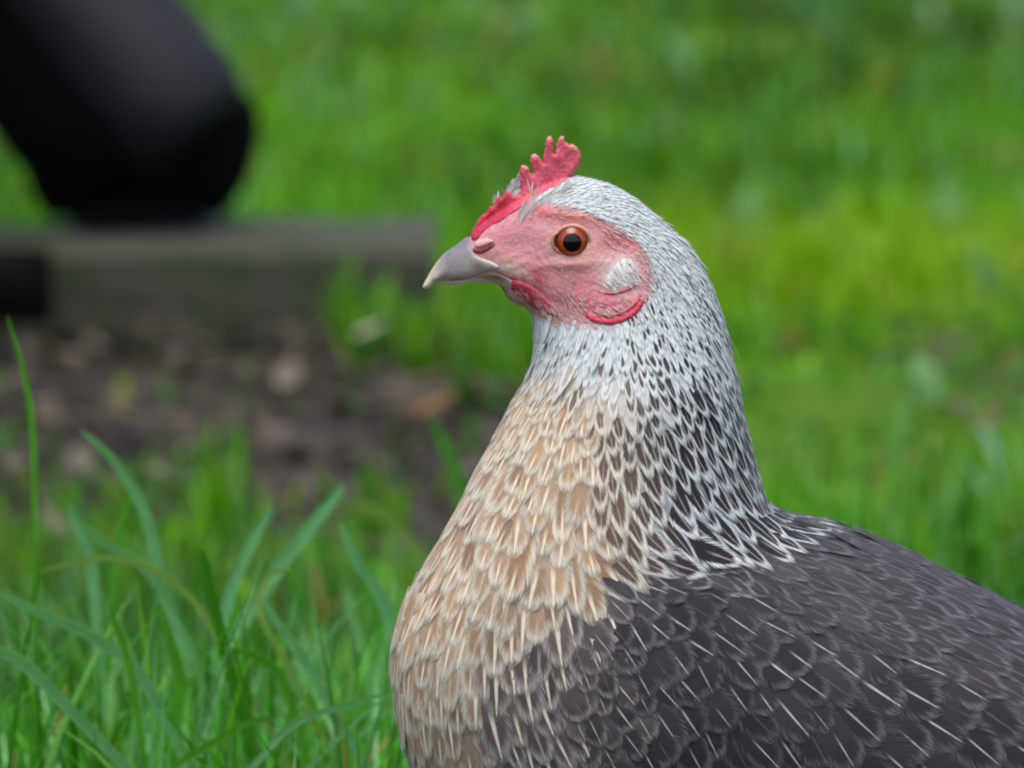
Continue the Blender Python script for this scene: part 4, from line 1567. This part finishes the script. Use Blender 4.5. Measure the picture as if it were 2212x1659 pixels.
# ---- the person's boots and trouser leg on the board ------------------------------------
M_TROUSER = make_plain('charcoal_trousers', lin(36, 37, 43), .75, .3, 0, 300, .3, .3, .001)
M_BOOT_AND_SHADE = make_plain('boot_and_leg_shade', lin(6, 6, 8), .8, .12, 0, 120, .3, .2, .001)  # boots, and the tube that paints the leg's shaded side
M_SOLE = make_plain('boot_sole', lin(12, 12, 13), .8, .2, 0, 120, .3, .3, .001)
person = empty('person', (0, 0, 0))
tag(person, 'person in charcoal trousers and black boots, one foot on the timber board', 'person')


def oval_tube(path, rx, ry, ns, crease=0.0, wrinkle=0.0, seed=1):
    r = np.random.default_rng(seed)
    path = np.asarray(path, float)
    T = np.gradient(path, axis=0)
    V, F = [], []
    for i, p in enumerate(path):
        t = T[i] / np.linalg.norm(T[i])
        a = np.cross(t, [0, 1, 0]); a /= np.linalg.norm(a)
        b = np.cross(t, a)
        for k in range(ns):
            q = 2 * math.pi * k / ns
            w = 1 + wrinkle * math.sin(3 * q + i * 1.3) * math.sin(i * .9 + k * .4)
            V.append(p + (a * math.cos(q) * rx[i] + b * math.sin(q) * ry[i]) * w)
    for i in range(len(path) - 1):
        for k in range(ns):
            F.append((i * ns + k, i * ns + (k + 1) % ns, (i + 1) * ns + (k + 1) % ns, (i + 1) * ns + k))
    F.append(tuple(range(ns))[::-1]); F.append(tuple((len(path) - 1) * ns + k for k in range(ns)))
    return np.array(V), F


def bpt(col, row, dep=5.08):
    return view_pt(col, row, dep)


# leg rising to the upper left: its shaded side is put in as a black tube
A = bpt(338, 330); B = bpt(-70, -170)
dirv = (B - A) / np.linalg.norm(B - A)
pth = [A + dirv * s for s in (0.0, .012, .05, .10, .15, .20, .26, .33, .40)]
pth = [p + np.array([0, .10 * (i / 8) ** 2, 0]) for i, p in enumerate(pth)]
V, F = oval_tube(pth, [.056, .064, .069, .067, .067, .068, .070, .073, .076], [.050, .058, .06, .06, .06, .062, .064, .066, .07], 28, wrinkle=.035)
link_obj('leg_shade_side', mesh_from('leg_shade_side', V, F, M_BOOT_AND_SHADE), person)
A = bpt(432, 285, 5.04); B = bpt(-40, -240, 5.04)  # charcoal tube in front: the lit side of the same leg
dirv = (B - A) / np.linalg.norm(B - A)
pth = [A + dirv * s_ for s_ in (0.0, .010, .03, .06, .10, .15, .20, .26, .33, .40)]
pth = [p + np.array([0, .10 * (i / 9) ** 2, 0]) for i, p in enumerate(pth)]
V, F = oval_tube(pth, [.034, .041, .043, .043, .043, .044, .046, .048, .05, .052], [.040, .05, .055, .055, .055, .056, .058, .06, .062, .064], 28, wrinkle=.05, seed=8)
link_obj('trouser_leg', mesh_from('trouser_leg', V, F, M_TROUSER), person)


def boot(poly, dep, k, sole_rows, yoff=0.0):
    pp = catmull(poly, 5)
    f_ = Field(pp, 8.0, lambda x, y: k + 0 * x)
    v, tri = solid_2d(pp, 16.0)
    rm_ = edge_dist(resample(pp, 16.0), v[:, 0], v[:, 1]) < .01
    d_ = f_.D(v[:, 0], v[:, 1]); d_[rm_] = 0
    Vp, Ff, _ = weld_sides(v, tri, d_, rm_)
    sc = S / slant * math.hypot(dep, cam_h - .1)
    W = np.array([view_pt(a, b, dep) for a, _, b in Vp])
    W[:, 1] += Vp[:, 1] * sc + yoff
    bo = link_obj('boot', mesh_from('boot', W, Ff, M_BOOT_AND_SHADE), person)
    return bo, W


boot1, W1 = boot([(60, 330), (160, 200), (420, 150), (525, 195), (562, 245), (556, 330), (532, 400), (498, 450), (470, 468), (400, 472), (240, 472), (118, 471), (96, 462), (62, 408)], 5.08, .75, None)
zt = .052
soleV = []
for (a, b) in ((150, 0), (170, .02), (300, .025), (420, .022), (440, .012), (440, -.012), (420, -.022), (300, -.025), (170, -.02)):
    p = bpt(a, 466); soleV.append((p[0], 5.08 - DIST + b))
nS = len(soleV)
V = [(x, y, zt + .001) for x, y in soleV] + [(x, y, zt + .014) for x, y in soleV]
F = [tuple(range(nS))[::-1], tuple(range(nS, 2 * nS))] + [(i, (i + 1) % nS, nS + (i + 1) % nS, nS + i) for i in range(nS)]
link_obj('boot_sole', mesh_from('boot_sole', np.array(V), F, M_SOLE, False), boot1)
boot2, W2 = boot([(-420, 330), (-260, 330), (-160, 470), (-80, 528), (40, 532), (100, 536), (112, 545), (115, 600), (115, 680), (110, 698), (90, 702), (-100, 702), (-420, 702), (-450, 600)], 4.93, .62, None)
A = bpt(-345, 400, 4.95); B = bpt(-470, -300, 4.98)
pth = [A + (B - A) * s for s in np.linspace(0, 1.6, 8)]
V, F = oval_tube(pth, [.062, .066] + [.064] * 6, [.058, .06] + [.06] * 6, 24, wrinkle=.03, seed=4)
link_obj('trouser_leg', mesh_from('trouser_leg', V, F, M_TROUSER), person)

# ---- litter on the soil -------------------------------------------------------------


def leaf_mesh(c, L, W, az, tilt, curl, r):
    us = np.linspace(0, 1, 5)
    V, F, C = [], [], []
    for i, u in enumerate(us):
        w = W * math.sin(math.pi * min(.97, max(.06, u ** .8)))
        for k in (-1, 0, 1):
            p = np.array([(u - .5) * L, k * w, curl * L * ((u - .5) ** 2) + abs(k) * w * .35 + math.sin(tilt) * (u - .5) * L])
            V.append((c[0] + p[0] * math.cos(az) - p[1] * math.sin(az), c[1] + p[0] * math.sin(az) + p[1] * math.cos(az), c[2] + p[2]))
    for i in range(4):
        for k in (0, 1):
            F.append((i * 3 + k, i * 3 + k + 1, i * 3 + k + 4, i * 3 + k + 3))
    return V, F


lr = np.random.default_rng(41)
VV, FF, CC = [], [], []
off = 0
PAL = np.array([lin(92, 84, 76), lin(74, 66, 58), lin(104, 95, 86), lin(60, 54, 48), lin(92, 80, 62), lin(42, 39, 35)])
for k in range(2600):
    x, dep = lr.uniform(-1.2, 1.2), lr.uniform(3.9, 5.0)
    if lr.random() > float(soil_mask(np.array([x]), np.array([dep - DIST]))[()] if False else soil_mask(np.array([x]), np.array([dep - DIST]))[0]):
        continue
    V, F = leaf_mesh((x, dep - DIST, lr.uniform(-.006, .010)), lr.uniform(.012, .035), lr.uniform(.003, .009), lr.uniform(0, 6.28), lr.normal(0, .25), lr.uniform(-.6, .9), lr)
    c = PAL[lr.integers(6)] * lr.uniform(.7, 1.15)
    VV += V; FF += [tuple(i + off for i in f_) for f_ in F]; CC += [np.append(c, 1)] * len(V)
    off += len(V)
lt = link_obj('leaf_litter', mesh_from('leaf_litter', np.array(VV), FF, M_LITTER, attrs={'Col': np.array(CC)}))
tag(lt, 'brown dead leaves and bark scattered over the bare soil', 'leaf litter', kind='stuff')
for nm, lb, (a, b), L, W, az, c in (
        ('fallen_leaf', 'blurred tan orange fallen leaf on the soil close to the hen breast', (935, 940), .024, .006, .3, lin(142, 106, 58)),
        ('fallen_leaf', 'pale curled fallen leaf heaped against the timber board front', (440, 680), .040, .014, .9, lin(140, 118, 104)),
        ('fallen_leaf', 'pale upright fallen leaf on the soil nearer the hen beak', (585, 680), .032, .011, 1.6, lin(130, 112, 98)),
        ('fallen_leaf', 'whitish round fallen leaf in the small grass clump below the beak', (800, 770), .018, .008, .2, lin(170, 178, 150))):
    p = ground_pt(a, b + 25)
    V, F = leaf_mesh((p[0], p[1], .02), L, W, az, .5, .5, lr)
    o_ = link_obj(nm, mesh_from(nm, np.array(V), F, M_LITTER, attrs={'Col': np.tile(np.append(c, 1), (len(V), 1))}))
    tag(o_, lb, 'leaf', 'fallen leaves on the soil bed')
